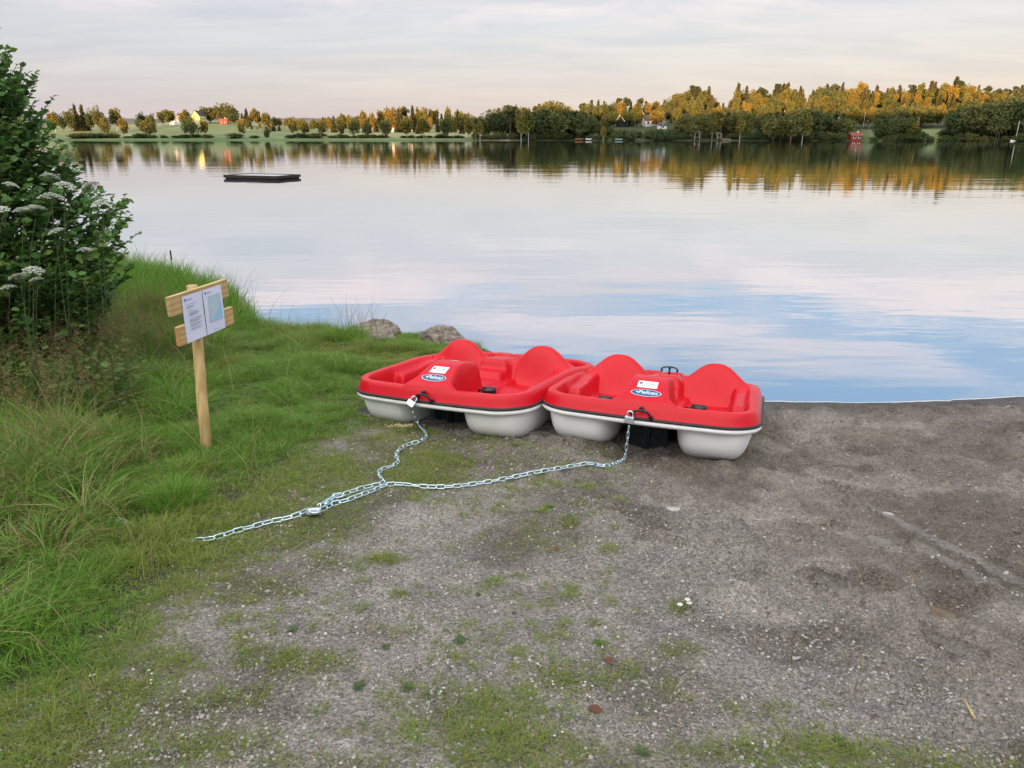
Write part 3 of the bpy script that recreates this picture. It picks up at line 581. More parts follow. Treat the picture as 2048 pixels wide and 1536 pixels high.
# ------------------------------------------------------------------ far buildings
def gable(b_w, u, v, w, d, h, rh, wall, roof, label, name='house', rz=0.0, cat='house', wins=3, trim=None, tmin=3, dormer=False, porch=False):
    p = atf(u, v, tmin); e = empty(name, tuple(p), rz, label, cat)
    m = MB(); m.box((0, 0, h / 2 - .8), (w, d, h + 1.6))
    for s in (-1, 1): m.add([(s * w / 2, -d / 2, h), (s * w / 2, d / 2, h), (s * w / 2, 0, h + rh)], (), [(0, 1, 2)])
    m.build('wall', M[wall], e)
    r = MB()
    for s in (-1, 1):
        o_ = .35; ln = math.hypot(d / 2 + o_, rh * (1 + o_ / (d / 2))); a = math.atan2(rh, d / 2)
        r.box((0, s * (d / 4 + o_ / 2), h + rh / 2 - rh * o_ / d + .08), (w + .7, ln, .14), Matrix.Rotation(-s * a, 3, 'X'))
    rf = r.build('roof', M[roof], e)
    c = MB(); c.box((w * .2, .3, h + rh + .2), (.55, .55, 1.0)); c.build('chimney', M['w_white'] if wall != 'w_white' else M['roofr'], rf)
    for k in range(wins):
        xx = (-.5 + (k + .5) / wins) * w * .9
        f = MB(); f.box((xx, -d / 2 - .03, h * .58), (1.15, .08, 1.15)); fo = f.build('window', M['w_white'] if wall != 'w_white' else M['wood'], e)
        g_ = MB(); g_.box((xx, -d / 2 - .085, h * .58), (.9, .03, .9)); g_.build('pane', M['glass'], fo)
    if dormer:
        m = MB(); m.add([(-1.9, -d / 2 - .5, h), (1.9, -d / 2 - .5, h), (0, -d / 2 - .5, h + 1.9), (-1.9, 0, h), (1.9, 0, h), (0, 0, h + 1.9)], [(0, 3, 5, 2), (1, 2, 5, 4)], [(0, 1, 2)]); do = m.build('dormer', M['w_white'], e)
        m = MB(); m.box((0, -d / 2 - .54, h + .8), (1.1, .06, .9)); m.build('window', M['glass'], do)
        m = MB(); m.box((0, -d / 2 - 1.0, h + .02), (4.2, 1.4, .12)); m.build('balcony', M['w_white'], e)
    if trim:
        for s in (-1, 1):
            m = MB()
            for q in (-1, 1): a = math.atan2(rh, d / 2); m.box((s * (w / 2 + .37), q * (d / 4 + .17), h + rh / 2), (.06, math.hypot(d / 2 + .35, rh), .35), Matrix.Rotation(-q * a, 3, 'X'))
            m.build('trim', M['w_white'], e)
    return e
gable(0, 1305, 251.5, 10.5, 7, 2.5, 2.6, 'w_white', 'roofd', 'white house with dark roof and small gable dormer above the far shore', rz=.05, dormer=True, wins=4)
gable(0, 1249, 253, 7.5, 6, 2.4, 3.0, 'w_black', 'roofd', 'black gabled house with white trim among the shore trees', rz=.7, trim=True, wins=2)
gable(0, 1322, 257.5, 4.2, 3.5, 1.7, .9, 'w_white', 'roofd', 'small white shed below the white house', 'shed', cat='shed', wins=1)
gable(0, 1272, 237, 5.5, 5, 2.3, 1.8, 'w_red', 'roofd', 'small reddish house partly hidden above the black house', rz=-.9, trim=True, wins=1)
gable(0, 1354, 240, 6, 5, 3, 1.8, 'w_black', 'roofd', 'grey dark house hidden between trees right of the white house', rz=-.5, wins=1)
gable(0, 403, 247, 5.2, 6, 4.8, 3.0, 'w_yellow', 'roofd', 'tall yellow house glowing in the evening sun on the meadow hill', rz=1.2, wins=2)
gable(0, 358, 249, 8, 6, 2.8, 2.4, 'w_white', 'roofr', 'small white farmhouse with a red roof left of the yellow house', rz=-.8, trim=True, wins=2)
gable(0, 452, 248.5, 5.0, 4, 2.0, 1.3, 'w_red', 'roofr', 'small red barn on the meadow below the big round trees', 'barn', rz=.2, cat='barn', wins=2)
gable(0, 805, 264, 12, 6, 2.4, 1.5, 'w_white', 'roofr', 'low white farmhouse hidden between the birches of the left bank', rz=.1, wins=3)
gable(0, 1668, 263, 3.6, 4, 3.6, 1.6, 'w_red', 'roofd', 'narrow red cabin half hidden in trees left of the boathouse', 'cabin', cat='cabin', wins=1)
gable(0, 1709, 278.5, 4.6, 3.5, 1.4, 1.0, 'w_red', 'roofr', 'low red boathouse standing at the far waterline', 'boathouse', cat='boathouse', wins=2, tmin=1.2)
def frame(u, v, w, h, label, nm, cat, legs=True):
    p = atf(u, v, 1.0); e = empty(nm, tuple(p), 0, label, cat)
    for sx in (-1, 1):
        for sy in (-1, 1): m = MB(); m.box((sx * w / 2, sy * .8, h / 2 - .5), (.22, .22, h + 1)); m.build('post', M['wood'], e)
    m = MB(); m.box((0, 0, h * .32), (w + .5, 2, .18)); m.build('platform', M['wood'], e)
    m = MB()
    for s in (-1, 1): m.box((s * w / 4, 0, h + w * .12), (w * .62, 2.3, .12), Matrix.Rotation(s * .5, 3, 'Y'))
    m.build('roof', M['wood'], e); return e
frame(1393, 279.5, 2.1, 3.0, 'open wooden lookout frame standing on the far shore', 'shelter', 'shelter')
frame(1437, 280.5, 1.5, 2.6, 'narrow wooden bathing tower at the far jetty', 'bathing_tower', 'tower')
p = atf(1449, 281, .6); e = empty('jetty', (p[0], p[1] - 1.5, 0), 0, 'plank jetty beside the narrow wooden bathing tower', 'jetty'); m = MB(); m.box((0, 0, .62), (3.6, 3, .15)); m.build('deck', M['wood'], e)
m = MB(); [m.box((q, -1.4, .1), (.14, .14, 1.0)) for q in np.linspace(-1.7, 1.7, 8)]; m.build('piling', M['wood'], e)
def rowboat(u, lenm, colr, label, rz=0, cat='boat', v=280.5, name='rowing_boat'):
    p = atf(u, v, .3); e = empty(name, (p[0], p[1], max(p[2], 0) + .05), rz, label, cat)
    ts = np.linspace(-1, 1, 15); V = []
    for q in ts:
        wd = .72 * (1 - abs(q) ** 2.6) ** .7 + .02; sh = .12 * q * q
        for a in np.linspace(0, math.pi, 9): V.append((q * lenm / 2, math.cos(a) * wd, .55 + sh - math.sin(a) ** .7 * .5))
    mm = mat('boat_paint', colr, .5, .4, noise=(2, .1)); mk('hull', V, [grid_faces(15, 9)], mm, e)
    m = MB()
    for q in (-.45, 0, .45): m.box((q * lenm / 2, 0, .42), (.22, 1.1, .04))
    m.build('seat', M['wood'], e); return e
rowboat(1158, 3.6, (.42, .16, .09), 'upturned looking red brown rowing boat on the far shore rocks', .1)
rowboat(1177, 2.8, (.75, .77, .78), 'small white rowing boat beside the red brown boat', .05)
rowboat(1237, 3.4, (.30, .38, .38), 'grey green rowing boat at the water below the black house', -.1)
sb = rowboat(2010, 5.0, (.75, .75, .74), 'moored white sailboat with a bare mast near the right edge', .3, v=284, name='sailboat', cat='sailboat'); sb.location.y -= 6; sb.location.z = -.15
m = MB(); m.tube([(0, 0, .4), (.15, 0, 7.6)], [.08, .06], 8); m.build('mast', M['w_white'], sb)
for (u, v, h, lb) in ((1721, 266, 8.5, 'tall leaning utility pole above the red boathouse'), (1829, 264, 6, 'slender utility pole standing on the bright lawn'), (1682, 280, 3, 'short pale pole leaning at the waterline left of the boathouse'), (1323, 262, 4.5, 'thin white flagpole in front of the white house'), (1995, 281, 4.5, 'short bare pole left of the moored sailboat'), (1492, 272, 5, 'pale dead trunk standing before the dark shore trees')):
    p = atf(u, v, 1.0); m = MB(); m.tube([(0, 0, -.5), (.02 * h, 0, h * .5), (.035 * h, 0, h)], [.09, .08, .06], 8); o = m.build('utility_pole', M['w_white'] if 'white' in lb else M['bbark'], smooth=True); o.location = tuple(p); tag(o, lb, 'pole')

# ------------------------------------------------------------------ swimming raft
A_ = at(447.2, 357, 0); B_ = at(555.6, 359.6, 0); Cc = at(602, 355.6, 0); hd = .19
e = empty('swimming_raft', tuple((A_ + Cc) / 2), 0, 'flat dark swimming raft floating on the lake left of centre', 'raft')
org = (A_ + Cc) / 2; D_ = A_ + (Cc - B_)
quad = [A_, B_, Cc, D_]
def ring(z0, z1, out_, inn):
    c = sum(quad) / 4; V = []
    for s_, z in ((out_, z0), (out_, z1), (inn, z1), (inn, z0)):
        for q in quad: r_ = (q - c); V.append(c + r_ * (1 + s_ / np.linalg.norm(r_)) + np.array([0, 0, z]) - org)
    return V
Q = []
for k in range(4):
    for j in range(4): Q.append((j * 4 + k, j * 4 + (k + 1) % 4, ((j + 1) % 4) * 4 + (k + 1) % 4, ((j + 1) % 4) * 4 + k))
mk('side_beam', ring(.055, hd, 0, -.22), [Q], M['dock'], e, smooth=False)
mk('lower_beam', ring(-.3, .052, -.10, -.2), [Q], M['dock'], e, smooth=False)
c = sum(quad) / 4; mk('deck', [c + (q - c) * .97 + np.array([0, 0, hd - .03]) - org for q in quad], [[(0, 1, 2, 3)]], M['docktop'], e, smooth=False)
# ------------------------------------------------------------------ pedal boats
BW, BL = .75, 1.80
def sdf_in(x, y):
    r = np.where(y < 1.0, .25, .38); qx = np.abs(x) - (BW - r); qy = np.abs(y - BL / 2) - (BL / 2 - r)
    return -(np.hypot(np.maximum(qx, 0), np.maximum(qy, 0)) + np.minimum(np.maximum(qx, qy), 0) - r)
def halfw(y):
    y = np.clip(y, 0, BL); w_ = np.full_like(y, BW)
    f = y < .25; w_[f] = BW - .25 + np.sqrt(np.maximum(.25 ** 2 - (.25 - y[f]) ** 2, 0))
    b = y > BL - .38; w_[b] = BW - .38 + np.sqrt(np.maximum(.38 ** 2 - (y[b] - BL + .38) ** 2, 0)); return w_
def warp(x, y): return y - .045 * (1 - (x / BW) ** 2) * np.clip(1 - y / .9, 0, 1)
def deckz(x, y):
    d = sdf_in(x, y); ax = np.abs(x)
    rim = -.004 + .088 * ss(-.004, .040, d) ** .8
    fl = -.165 + .075 * ss(.56, .64, y) + .03 * ss(.66, .8, y) - .02 * ss(.8, 1.0, y)              # foot well, then seat
    fl = fl - .012 * np.exp(-((ax - .38) / .16) ** 2) * ss(.6, .8, y)
    rib = .010 * (np.sin(y * 2 * np.pi / .045) > 0)
    bol = ss(.44, .52, y) * (1 - ss(1.04, 1.10, y)) * ss(.52, .555, ax + rib * (y > .84)); fl = np.maximum(fl, fl * (1 - bol) + (.035 + .02 * ss(.7, 1, y)) * bol)
    cons = ss(.50, .56, y) * (1 - ss(.135, .165, ax + rib * (y > .80) * (y < 1.0))); fl = np.maximum(fl, fl * (1 - cons) + (-.02 + .05 * ss(.84, .87, y)) * cons)
    cons2 = ss(.98, 1.02, y) * (1 - ss(.10, .14, ax)) * (1 - ss(1.30, 1.36, y)); fl = np.maximum(fl, fl * (1 - cons2) + .115 * cons2)
    rear = ss(1.24, 1.34, y); fl = np.where(y > 1.3, -.10 + .05 * ss(1.55, 1.62, y), fl)
    box = ss(1.36, 1.39, y) * (1 - ss(1.54, 1.58, y)) * (1 - ss(.16, .20, np.abs(x + .06))); fl = fl * (1 - box) + (.125 - .012 * np.exp(-((x + .06) / .02) ** 2)) * box
    inn = ss(.088, .128, d); z = rim * (1 - inn) + fl * inn
    bell = np.exp(-(np.abs(ax - .385) / .205) ** 2.6); pk = .065 + .178 * bell
    wall = ss(1.00, 1.165, y) ** .8 * (1 - ss(1.205, 1.32, y)) * ss(.05, .09, d); z = np.maximum(z, z * (1 - wall) + pk * wall)
    top = .083 + .135 * ss(-.06, .33, y) ** 1.05 * 1.0 - .03 * ss(.36, .56, y)
    flare = .125 + .065 * np.clip(1 - (y - .02) / .3, 0, 1) ** 2
    hm = (1 - ss(flare, flare + .055, ax)) * (1 - ss(.53, .585, y)) * ss(-.01, .05, y); z = np.maximum(z, z * (1 - hm) + np.where(d < .04, rim, top) * hm)
    pp = (np.abs(ax - .455) / .262) ** 4.76 + (np.abs(y - BL / 2) / (BL / 2 - .05)) ** 4.76; tun = ss(.50, .74, pp); z = np.maximum(z, -.045 * tun - 1 * (1 - tun))
    return z
SHEER = lambda V, k=1.0: V - np.stack([0 * V[:, 0], 0 * V[:, 0], .085 * k * ss(.85, 1.8, V[:, 1])], 1)
ty = (1 - np.cos(np.linspace(0, np.pi, 260))) / 2 * .35 + np.linspace(0, 1, 260) * .65; tx = np.sin(np.linspace(-np.pi / 2, np.pi / 2, 220)) * .30 + np.linspace(-1, 1, 220) * .70
DYv = ty * BL; DX = tx[None] * halfw(DYv)[:, None]; DY = np.repeat(DYv[:, None], 220, 1); DZ = deckz(DX, DY)
for _ in range(3):
    q = DZ.copy(); q[1:-1, 1:-1] = (DZ[1:-1, 1:-1] * 2 + DZ[:-2, 1:-1] + DZ[2:, 1:-1] + DZ[1:-1, :-2] + DZ[1:-1, 2:]) / 6; DZ = q
def surf(x, y, off=0):
    z = sum(deckz(np.asarray(x) + a, np.asarray(y) + b) for a in (-.008, 0, .008) for b in (-.008, 0, .008)) / 9
    return np.stack([x, warp(np.asarray(x), np.asarray(y)), z + off], -1)
def outline(n=160, inset=0.0):
    pts = []; 
    for (cx_, cy_, r, a0) in ((BW - .25, .25, .25, -90), (BW - .38, BL - .38, .38, 0), (-BW + .38, BL - .38, .38, 90), (-BW + .25, .25, .25, 180)):
        for a in np.linspace(a0, a0 + 90, 16): pts.append((cx_ + (r - inset) * math.cos(R(a)), cy_ + (r - inset) * math.sin(R(a))))
    pts = np.array(pts); P = []
    for k in range(len(pts)):
        a, b = pts[k], pts[(k + 1) % len(pts)]; n_ = max(1, int(np.linalg.norm(b - a) / .04))
        for j in range(n_): P.append(a + (b - a) * j / n_)
    return np.array(P)
def band(name, prof, m, parent):
    O = outline(); nxt = np.roll(O, -1, 0) - np.roll(O, 1, 0); nrm = np.stack([nxt[:, 1], -nxt[:, 0]], 1); nrm /= np.linalg.norm(nrm, axis=1)[:, None]; V = []
    for (o_, z) in prof: p = O + nrm * o_; V.append(np.stack([p[:, 0], warp(p[:, 0], p[:, 1]), np.full(len(p), z)], 1))
    n_ = len(O); k = len(prof); Q = []
    for j in range(k):
        a = j * n_ + np.arange(n_); b = ((j + 1) % k) * n_ + np.arange(n_); Q.append(np.stack([a, np.roll(a, -1), np.roll(b, -1), b], 1))
    return mk(name, SHEER(np.concatenate(V)), [np.concatenate(Q)], m, parent)
def text_mesh(s, size, shear=0, m=None, name='lettering'):
    cu = bpy.data.curves.new('t', 'FONT'); cu.body = s; cu.size = size; cu.align_x = 'CENTER'; cu.align_y = 'CENTER'; cu.offset = size * .028; cu.shear = shear; cu.resolution_u = 3
    o = bpy.data.objects.new('t', cu); col.objects.link(o); dg = bpy.context.evaluated_depsgraph_get(); me = bpy.data.meshes.new_from_object(o.evaluated_get(dg)); bpy.data.objects.remove(o)
    return me
def decal(name, cx_, y0, w_, h_, shape, m, parent, off, n_=20, rot=0):
    """thin plate following the deck, h_ measured up the slope"""
    u_ = np.linspace(-1, 1, n_); A, B = np.meshgrid(u_, u_)
    if shape == 'ellipse': A, B = A * np.sqrt(1 - B * B / 2), B * np.sqrt(1 - A * A / 2)
    V = surf(cx_ + A.ravel() * w_ / 2, y0 + B.ravel() * h_ / 2 * .82, off); return mk(name, V, [grid_faces(n_, n_)], m, parent)
def text_decal(s, cx_, y0, size, m, parent, off, shear=0, sx=1):
    me = text_mesh(s, size, shear); 
    for v in me.vertices: x, y = v.co.x * sx, v.co.y; q = surf(np.array([cx_ + x]), np.array([y0 + y * .82]), off)[0]; v.co = q
    me.materials.append(m); o = bpy.data.objects.new('lettering', me); col.objects.link(o); o.parent = parent; return o
def shield(parent, place, s, m1, m2):
    P = [(-1, 1), (1, 1), (1, .1), (.75, -.5), (0, -1.1), (-.75, -.5), (-1, .1)]
    mk('emblem', [place(a * s * .8, b * s, .0006) for a, b in P], [[tuple(range(7))]], m1, parent, smooth=False)
    mk('emblem', [place(a * s * .3, b * s * .45 + .1 * s, .0012) for a, b in [(-1, -1), (1, -1), (.6, .2), (0, 1), (-.6, .2)]], [[tuple(range(5))]], m2, parent, smooth=False)
def make_boat():
    b = empty('pedal_boat')
    mk('deck', SHEER(np.stack([DX, warp(DX, DY), DZ], -1).reshape(-1, 3)), [grid_faces(260, 220)], M['red'], b)
    band('bumper_strip', [(-.01, .004), (.010, .003), (.017, -.003), (.017, -.010), (.010, -.016), (-.01, -.018)], M['black'], b)
    # twin hull with flange and tunnel roof
    V = []; Q = []; base = 0
    for s in (-1, 1):
        na, nd = 120, 30; th = np.linspace(0, 2 * np.pi, na, endpoint=False); ca, sa = np.cos(th), np.sin(th); P = []
        for k in range(nd + 1):
            q = k / nd; ph = q * np.pi / 2; r_ = np.cos(ph) ** .42 if k < nd else 0.0; dp = np.sin(ph) ** .62
            e1 = .42; X_ = np.sign(ca) * np.abs(ca) ** e1 * r_; Y_ = np.sign(sa) * np.abs(sa) ** e1 * r_
            tp = 1 - .10 * dp; xx = s * .455 + X_ * .262 * tp - s * .012 * dp; yy = BL / 2 + Y_ * (BL / 2 - .05) * (1 - .05 * dp) + .0
            zz_ = -.055 - .268 * dp
            run = np.maximum(0, 1 - np.abs((np.abs(xx - s * .45) - .105) / .020)) + np.maximum(0, 1 - np.abs((xx - s * .45) / .022))
            zz_ = zz_ - .020 * np.clip(run * 1.6, 0, 1) * (dp > .90) * np.clip((dp - .90) * 14, 0, 1) * (np.abs(yy - BL / 2) < BL / 2 - .10)
            P.append(np.stack([xx, warp(xx, yy), zz_ * np.ones(na)], 1))
        P = np.concatenate(P); V.append(P); f = grid_faces(nd + 1, na, True); Q.append((f if s > 0 else f) + base); base += len(P)
    O = outline(); n_ = len(O); prof = [(-.012, -.015), (.008, -.017), (.009, -.038), (-.004, -.050), (-.03, -.056), (-.10, -.057)]
    nxt = np.roll(O, -1, 0) - np.roll(O, 1, 0); nrm = np.stack([nxt[:, 1], -nxt[:, 0]], 1); nrm /= np.linalg.norm(nrm, axis=1)[:, None]
    for (o_, z) in prof: p = O + nrm * o_; V.append(np.stack([p[:, 0], warp(p[:, 0], p[:, 1]), np.full(n_, z)], 1))
    for j in range(len(prof) - 1): a = base + j * n_ + np.arange(n_); bb = a + n_; Q.append(np.stack([a, np.roll(a, -1), np.roll(bb, -1), bb], 1))
    base += len(prof) * n_
    gx_, gy_ = np.meshgrid(np.linspace(-.192, .192, 8), np.linspace(.06, BL - .06, 8)); V.append(np.stack([gx_, gy_, np.full(gx_.shape, -.0565)], -1).reshape(-1, 3)); Q.append(grid_faces(8, 8) + base)
    HV = np.concatenate(V); mk('hull', SHEER(HV, np.clip((HV[:, 2] + .3) / .25, 0, 1)), [np.concatenate(Q)], M['hull'], b)
    # badge, lettering, sticker
    bd = decal('badge', 0, .125, .205, .082, 'ellipse', M['silver'], b, .003); decal('badge_plate', 0, .125, .192, .070, 'ellipse', M['badge'], bd, .0048)
    text_decal('Pelican', .012, .124, .054, M['silver'], bd, .0066, .25, .88)
    mk('emblem', surf(np.array([-.072, -.050, -.056, -.040, -.060, -.066]), np.array([.128, .134, .126, .122, .118, .124]), .0066), [[(0, 1, 2, 3, 4, 5)]], M['silver'], bd, smooth=False)
    for q in (-.084, .086): mk('rivet', surf(q + .004 * np.cos(np.arange(8) * .785), .125 + .004 * np.sin(np.arange(8) * .785), .0062), [[tuple(range(8))]], M['inkd'], bd)
    st = decal('sticker', -.004, .208, .135, .085, 'rect', M['white'], b, .003)
    shield(st, lambda a, c, o: surf(np.array([-.050 + a]), np.array([.214 + c * .82]), .0042 + o)[0], .012, M['inkd'], M['orange'])
    text_decal('kommune', .014, .214, .018, M['ink'], st, .0045, 0, .9)
    decal('label', .01, .40, .06, .022, 'rect', M['white'], b, .003, 8)
    # pull handle on the bow
    h = empty('handle'); h.parent = b; P = [(-.062, -.052, .022), (-.05, -.075, .045), (-.02, -.085, .058), (.015, -.085, .06), (.045, -.078, .05), (.062, -.070, .025), (.066, -.062, .008)]
    m = MB(); m.tube(P, .0085, 8); m.build('grip', M['black'], h, True)
    for p in ((-.062, -.045, .028), (.066, -.052, .010), (0, -.052, .066)): m = MB(); m.box(p, (.028, .03, .026), None, .005); m.build('mount', M['black'], h)
    # paddle wheel under the hump
    pw = empty('paddle_wheel'); pw.parent = b; pw.location = (0, .30, -.10); m = MB(); m.tube([(-.19, 0, 0), (.19, 0, 0)], .02, 10); m.build('axle', M['blackp'], pw, True)
    for a in (0, 120, 240):
        m = MB(); m.box((0, 0, -.11), (.29, .014, .17), None, .005); m.box((0, -.016, -.105), (.05, .03, .18), None, .006); m.box((0, -.034, -.105), (.012, .012, .18))
        for zq in (-.06, -.11, -.16): m.box((0, -.012, zq), (.27, .012, .007))
        for xq in (-.09, .09): m.box((xq, -.011, -.11), (.007, .012, .16))
        o = m.build('paddle', M['blackp'], pw); o.rotation_euler = (R(a + 4), 0, 0)
    for s in (-1, 1):
        cr = empty('pedal_crank'); cr.parent = b; m = MB(); m.tube([(s * .15, .36, -.03), (s * .25, .36, -.03), (s * .25, .36 - .06 * s, .01 + .02 * s), (s * .33, .36 - .06 * s, .01 + .02 * s)], .008, 8); m.build('crank', M['blackp'], cr, True)
        m = MB(); cpt = np.array([s * .34, .36 - .06 * s, .012 + .02 * s]); th = np.linspace(0, 2 * np.pi, 20)
        m.tube([cpt + np.array([q, 0, 0]) for q in (-.045, .045)], .030, 14); m.tube([cpt + np.array([.05 * np.cos(a) * 1.0, .05 * np.sin(a), .012]) for a in th], .007, 6, False); m.build('pedal', M['blackp'], cr, True)
    return b
boat1 = make_boat(); boat2 = dup_tree(boat1)
POSE = [(boat1, (-.6063, 5.0297, .4868), (-.4608, -.072, -.0468), 'red and white pedal boat on the left, further up the grass'), (boat2, (.8651, 4.5959, .5238), (-.3371, -.1314, .0017), 'right hand red and white pedal boat, with a black tiller behind its seats')]
BM = []
for o, loc, (yw, pi_, ro), lb in POSE:
    m4 = Matrix.Translation(loc) @ Matrix.Rotation(yw, 4, 'Z') @ Matrix.Rotation(pi_, 4, 'X') @ Matrix.Rotation(ro, 4, 'Y'); o.matrix_world = m4; BM.append(m4)
    tag(o, lb, 'pedal boat', 'pedal boats pulled up on the shore')
tl = empty('tiller'); tl.parent = boat2; tl.location = (0, .35, -.015); tl.scale = (.75,) * 3
m = MB(); m.tube([(0, 1.30, .09), (0, 1.32, .19)], .011, 8); m.box((0, 1.32, .185), (.03, .05, .02), None, .004); m.build('column', M['blackp'], tl, True)
m = MB(); m.tube([(.085 * math.cos(a), 1.32 + .03 * math.sin(a), .165 + .022 * math.sin(a)) for a in np.linspace(-.2, math.pi + .2, 12)], .0085, 8)
for s in (-1, 1): m.box((s * .085, 1.315, .155), (.02, .03, .04), None, .005)
m.build('grip', M['blackp'], tl, True)

# ------------------------------------------------------------------ chains and padlocks
PIT, WR = .050, .0040
def link_mesh():
    n_ = 10; s_ = PIT / 2 + WR * .6; r = .0108; P = []
    for a in np.linspace(-90, 90, n_): P.append((s_ - r + r * math.cos(R(a)), r * math.sin(R(a)), 0))
    for a in np.linspace(90, 270, n_): P.append((-s_ + r + r * math.cos(R(a)), r * math.sin(R(a)), 0))
    P.append(P[0]); P = np.array(P); m = MB(); m.tube(P, WR, 7, False); o = m.build('link', M['zinc'], None, True); me = o.data; bpy.data.objects.remove(o); return me
LINK = link_mesh()
def chain(path, label, roll0=0.0, maxn=98):
    path = np.array(path); seg = np.linalg.norm(np.diff(path, axis=0), axis=1); S = np.concatenate([[0], np.cumsum(seg)]); n_ = min(int(S[-1] / PIT), maxn)
    q = np.stack([np.interp((np.arange(n_ + 1)) * PIT, S, path[:, k]) for k in range(3)], 1); e = empty('chain', tuple(q[0]), 0, label, 'chain', 'galvanised chains')
    for k in range(n_):
        d = Vector(q[k + 1] - q[k]).normalized(); up = Vector((0, 0, 1)) if abs(d.z) < .8 else Vector((.3, -1, 0)); y_ = up.cross(d).normalized(); z_ = d.cross(y_)
        M3 = Matrix((d, y_, z_)).transposed() @ Matrix.Rotation(roll0 + (R(12) if k % 2 else R(78)) + rng.normal(0, .16), 3, 'X')
        o = bpy.data.objects.new('link', LINK); col.objects.link(o); o.parent = e; m4 = M3.to_4x4(); m4.translation = Vector((q[k] + q[k + 1]) / 2 - q[0]); o.matrix_local = m4
    return e
def gp(pts, dz=.016):
    out_ = []
    for (u, v) in pts:
        p = at(u, v); 
        for _ in range(3): p = at(u, v, float(zg(p[0], p[1])) + dz)
        out_.append(p)
    return out_
def smoothp(P, n_=6):
    P = np.array(P); t_ = np.arange(len(P)); tt = np.linspace(0, len(P) - 1, (len(P) - 1) * n_ + 1); o_ = []
    for x in tt:
        i = min(int(x), len(P) - 2); f = x - i; p0, p1, p2, p3 = P[max(i - 1, 0)], P[i], P[i + 1], P[min(i + 2, len(P) - 1)]
        o_.append(.5 * ((2 * p1) + (-p0 + p2) * f + (2 * p0 - 5 * p1 + 4 * p2 - p3) * f * f + (-p0 + 3 * p1 - 3 * p2 + p3) * f ** 3))
    return np.array(o_)
def padlock(loc, rot, label, sc_=1.0):
    e = empty('padlock', tuple(loc), 0, label, 'padlock', 'steel padlocks'); e.rotation_euler = rot; e.scale = (sc_,) * 3
    m = MB(); m.box((0, 0, 0), (.060, .030, .046), None, .005); bo = m.build('body', M['lockm'], e)
    m = MB(); m.box((0, 0, -.0245), (.056, .026, .004)); m.build('bumper', M['blackp'], bo); m = MB(); m.tube([(0, 0, -.0266), (0, 0, -.0285)], .007, 10); m.build('keyway', M['silver'], bo)
    m = MB(); m.tube([(-.019, 0, .01), (-.019, 0, .038)] + [(.019 * math.cos(a), 0, .040 + .019 * math.sin(a)) for a in np.linspace(math.pi, 0, 9)] + [(.019, 0, .038), (.019, 0, .01)], .0048, 8); m.build('shackle', M['zinc'], e, True); return e
l1 = BM[0] @ Vector((-.082, -.098, -.012)); l2 = BM[1] @ Vector((-.068, -.098, -.008))
padlock(l1, (R(-30), R(28), R(-20)), 'steel padlock on the bow handle of the left pedal boat')
padlock(l2, (R(-10), R(4), R(-20)), 'steel padlock on the bow handle of the right pedal boat')
pm = gp([(627, 1022)], .028)[0]; padlock(pm, (R(72), R(8), R(25)), 'large steel padlock lying on gravel where the three chains meet', 1.2)
g1 = gp([(205, 1034), (240, 1040), (290, 1058), (345, 1072), (385, 1077), (415, 1078), (440, 1073), (470, 1062), (505, 1053), (540, 1043), (575, 1036), (603, 1026), (618, 1016)]); g1[0][2] -= .01; g1[2][2] -= .02; g1[3][2] -= .03; g1[4][2] -= .012
chain(smoothp(g1), 'single chain running from the tall grass to the large padlock')
g2 = gp([(636, 1012), (655, 1007), (672, 996), (700, 984), (735, 973), (762, 968), (768, 962), (757, 948), (764, 938), (785, 932), (797, 922), (792, 910), (800, 898), (818, 888), (838, 883), (853, 873), (849, 862), (842, 858)])
hang = [l1 + Vector((.002, 0, -.02)) + (Vector(g2[-1]) - l1) * f for f in (.75, .5, .25, 0)]; hang = [Vector((g2[-1][0] * (1 - k / 4) + l1.x * k / 4, g2[-1][1] * (1 - k / 4) + l1.y * k / 4 - .01, g2[-1][2] + (l1.z - .03 - g2[-1][2]) * k / 4)) for k in (1, 2, 3, 4)]
chain(np.array([*smoothp(g2), *[np.array(h_) for h_ in hang]]), 'wavy chain from the large padlock up to the left pedal boat')
g3 = gp([(640, 1020), (652, 1016), (668, 1006), (690, 1002), (720, 990), (750, 979), (775, 969), (805, 968), (850, 973), (900, 973), (945, 968), (990, 961), (1040, 951), (1090, 941), (1150, 931), (1180, 926), (1206, 932), (1228, 928), (1250, 917)])
hang = [np.array([g3[-1][0] * (1 - k / 4) + l2.x * k / 4, g3[-1][1] * (1 - k / 4) + l2.y * k / 4 - .01, g3[-1][2] + (l2.z - .03 - g3[-1][2]) * k / 4]) for k in (1, 2, 3, 4)]
chain(np.array([*smoothp(g3), *hang]), 'long straight chain from the large padlock to the right pedal boat')
g4 = gp([(642, 1012), (660, 998), (650, 1008), (672, 990), (684, 990)], .035); chain(smoothp(g4), 'short tangled loop of chain beside the large padlock')

# ------------------------------------------------------------------ notice board
SP = np.array([-1.9965, 4.6975, 1.2049]); SY_ = 1.3689
sg = empty('notice_board', (0, 0, 0), 0, 'wooden post carrying two planks with two white notices', 'notice board')
SM = Matrix.Translation(SP) @ Matrix.Rotation(SY_, 4, 'Z')
inv = SM.inverted()
foot = at(413, 912); foot[2] = float(zg(foot[0], foot[1])); fl_ = inv @ Vector(foot)
sg.matrix_world = SM @ Matrix.Translation((fl_.x, fl_.y, fl_.z)); off = -fl_
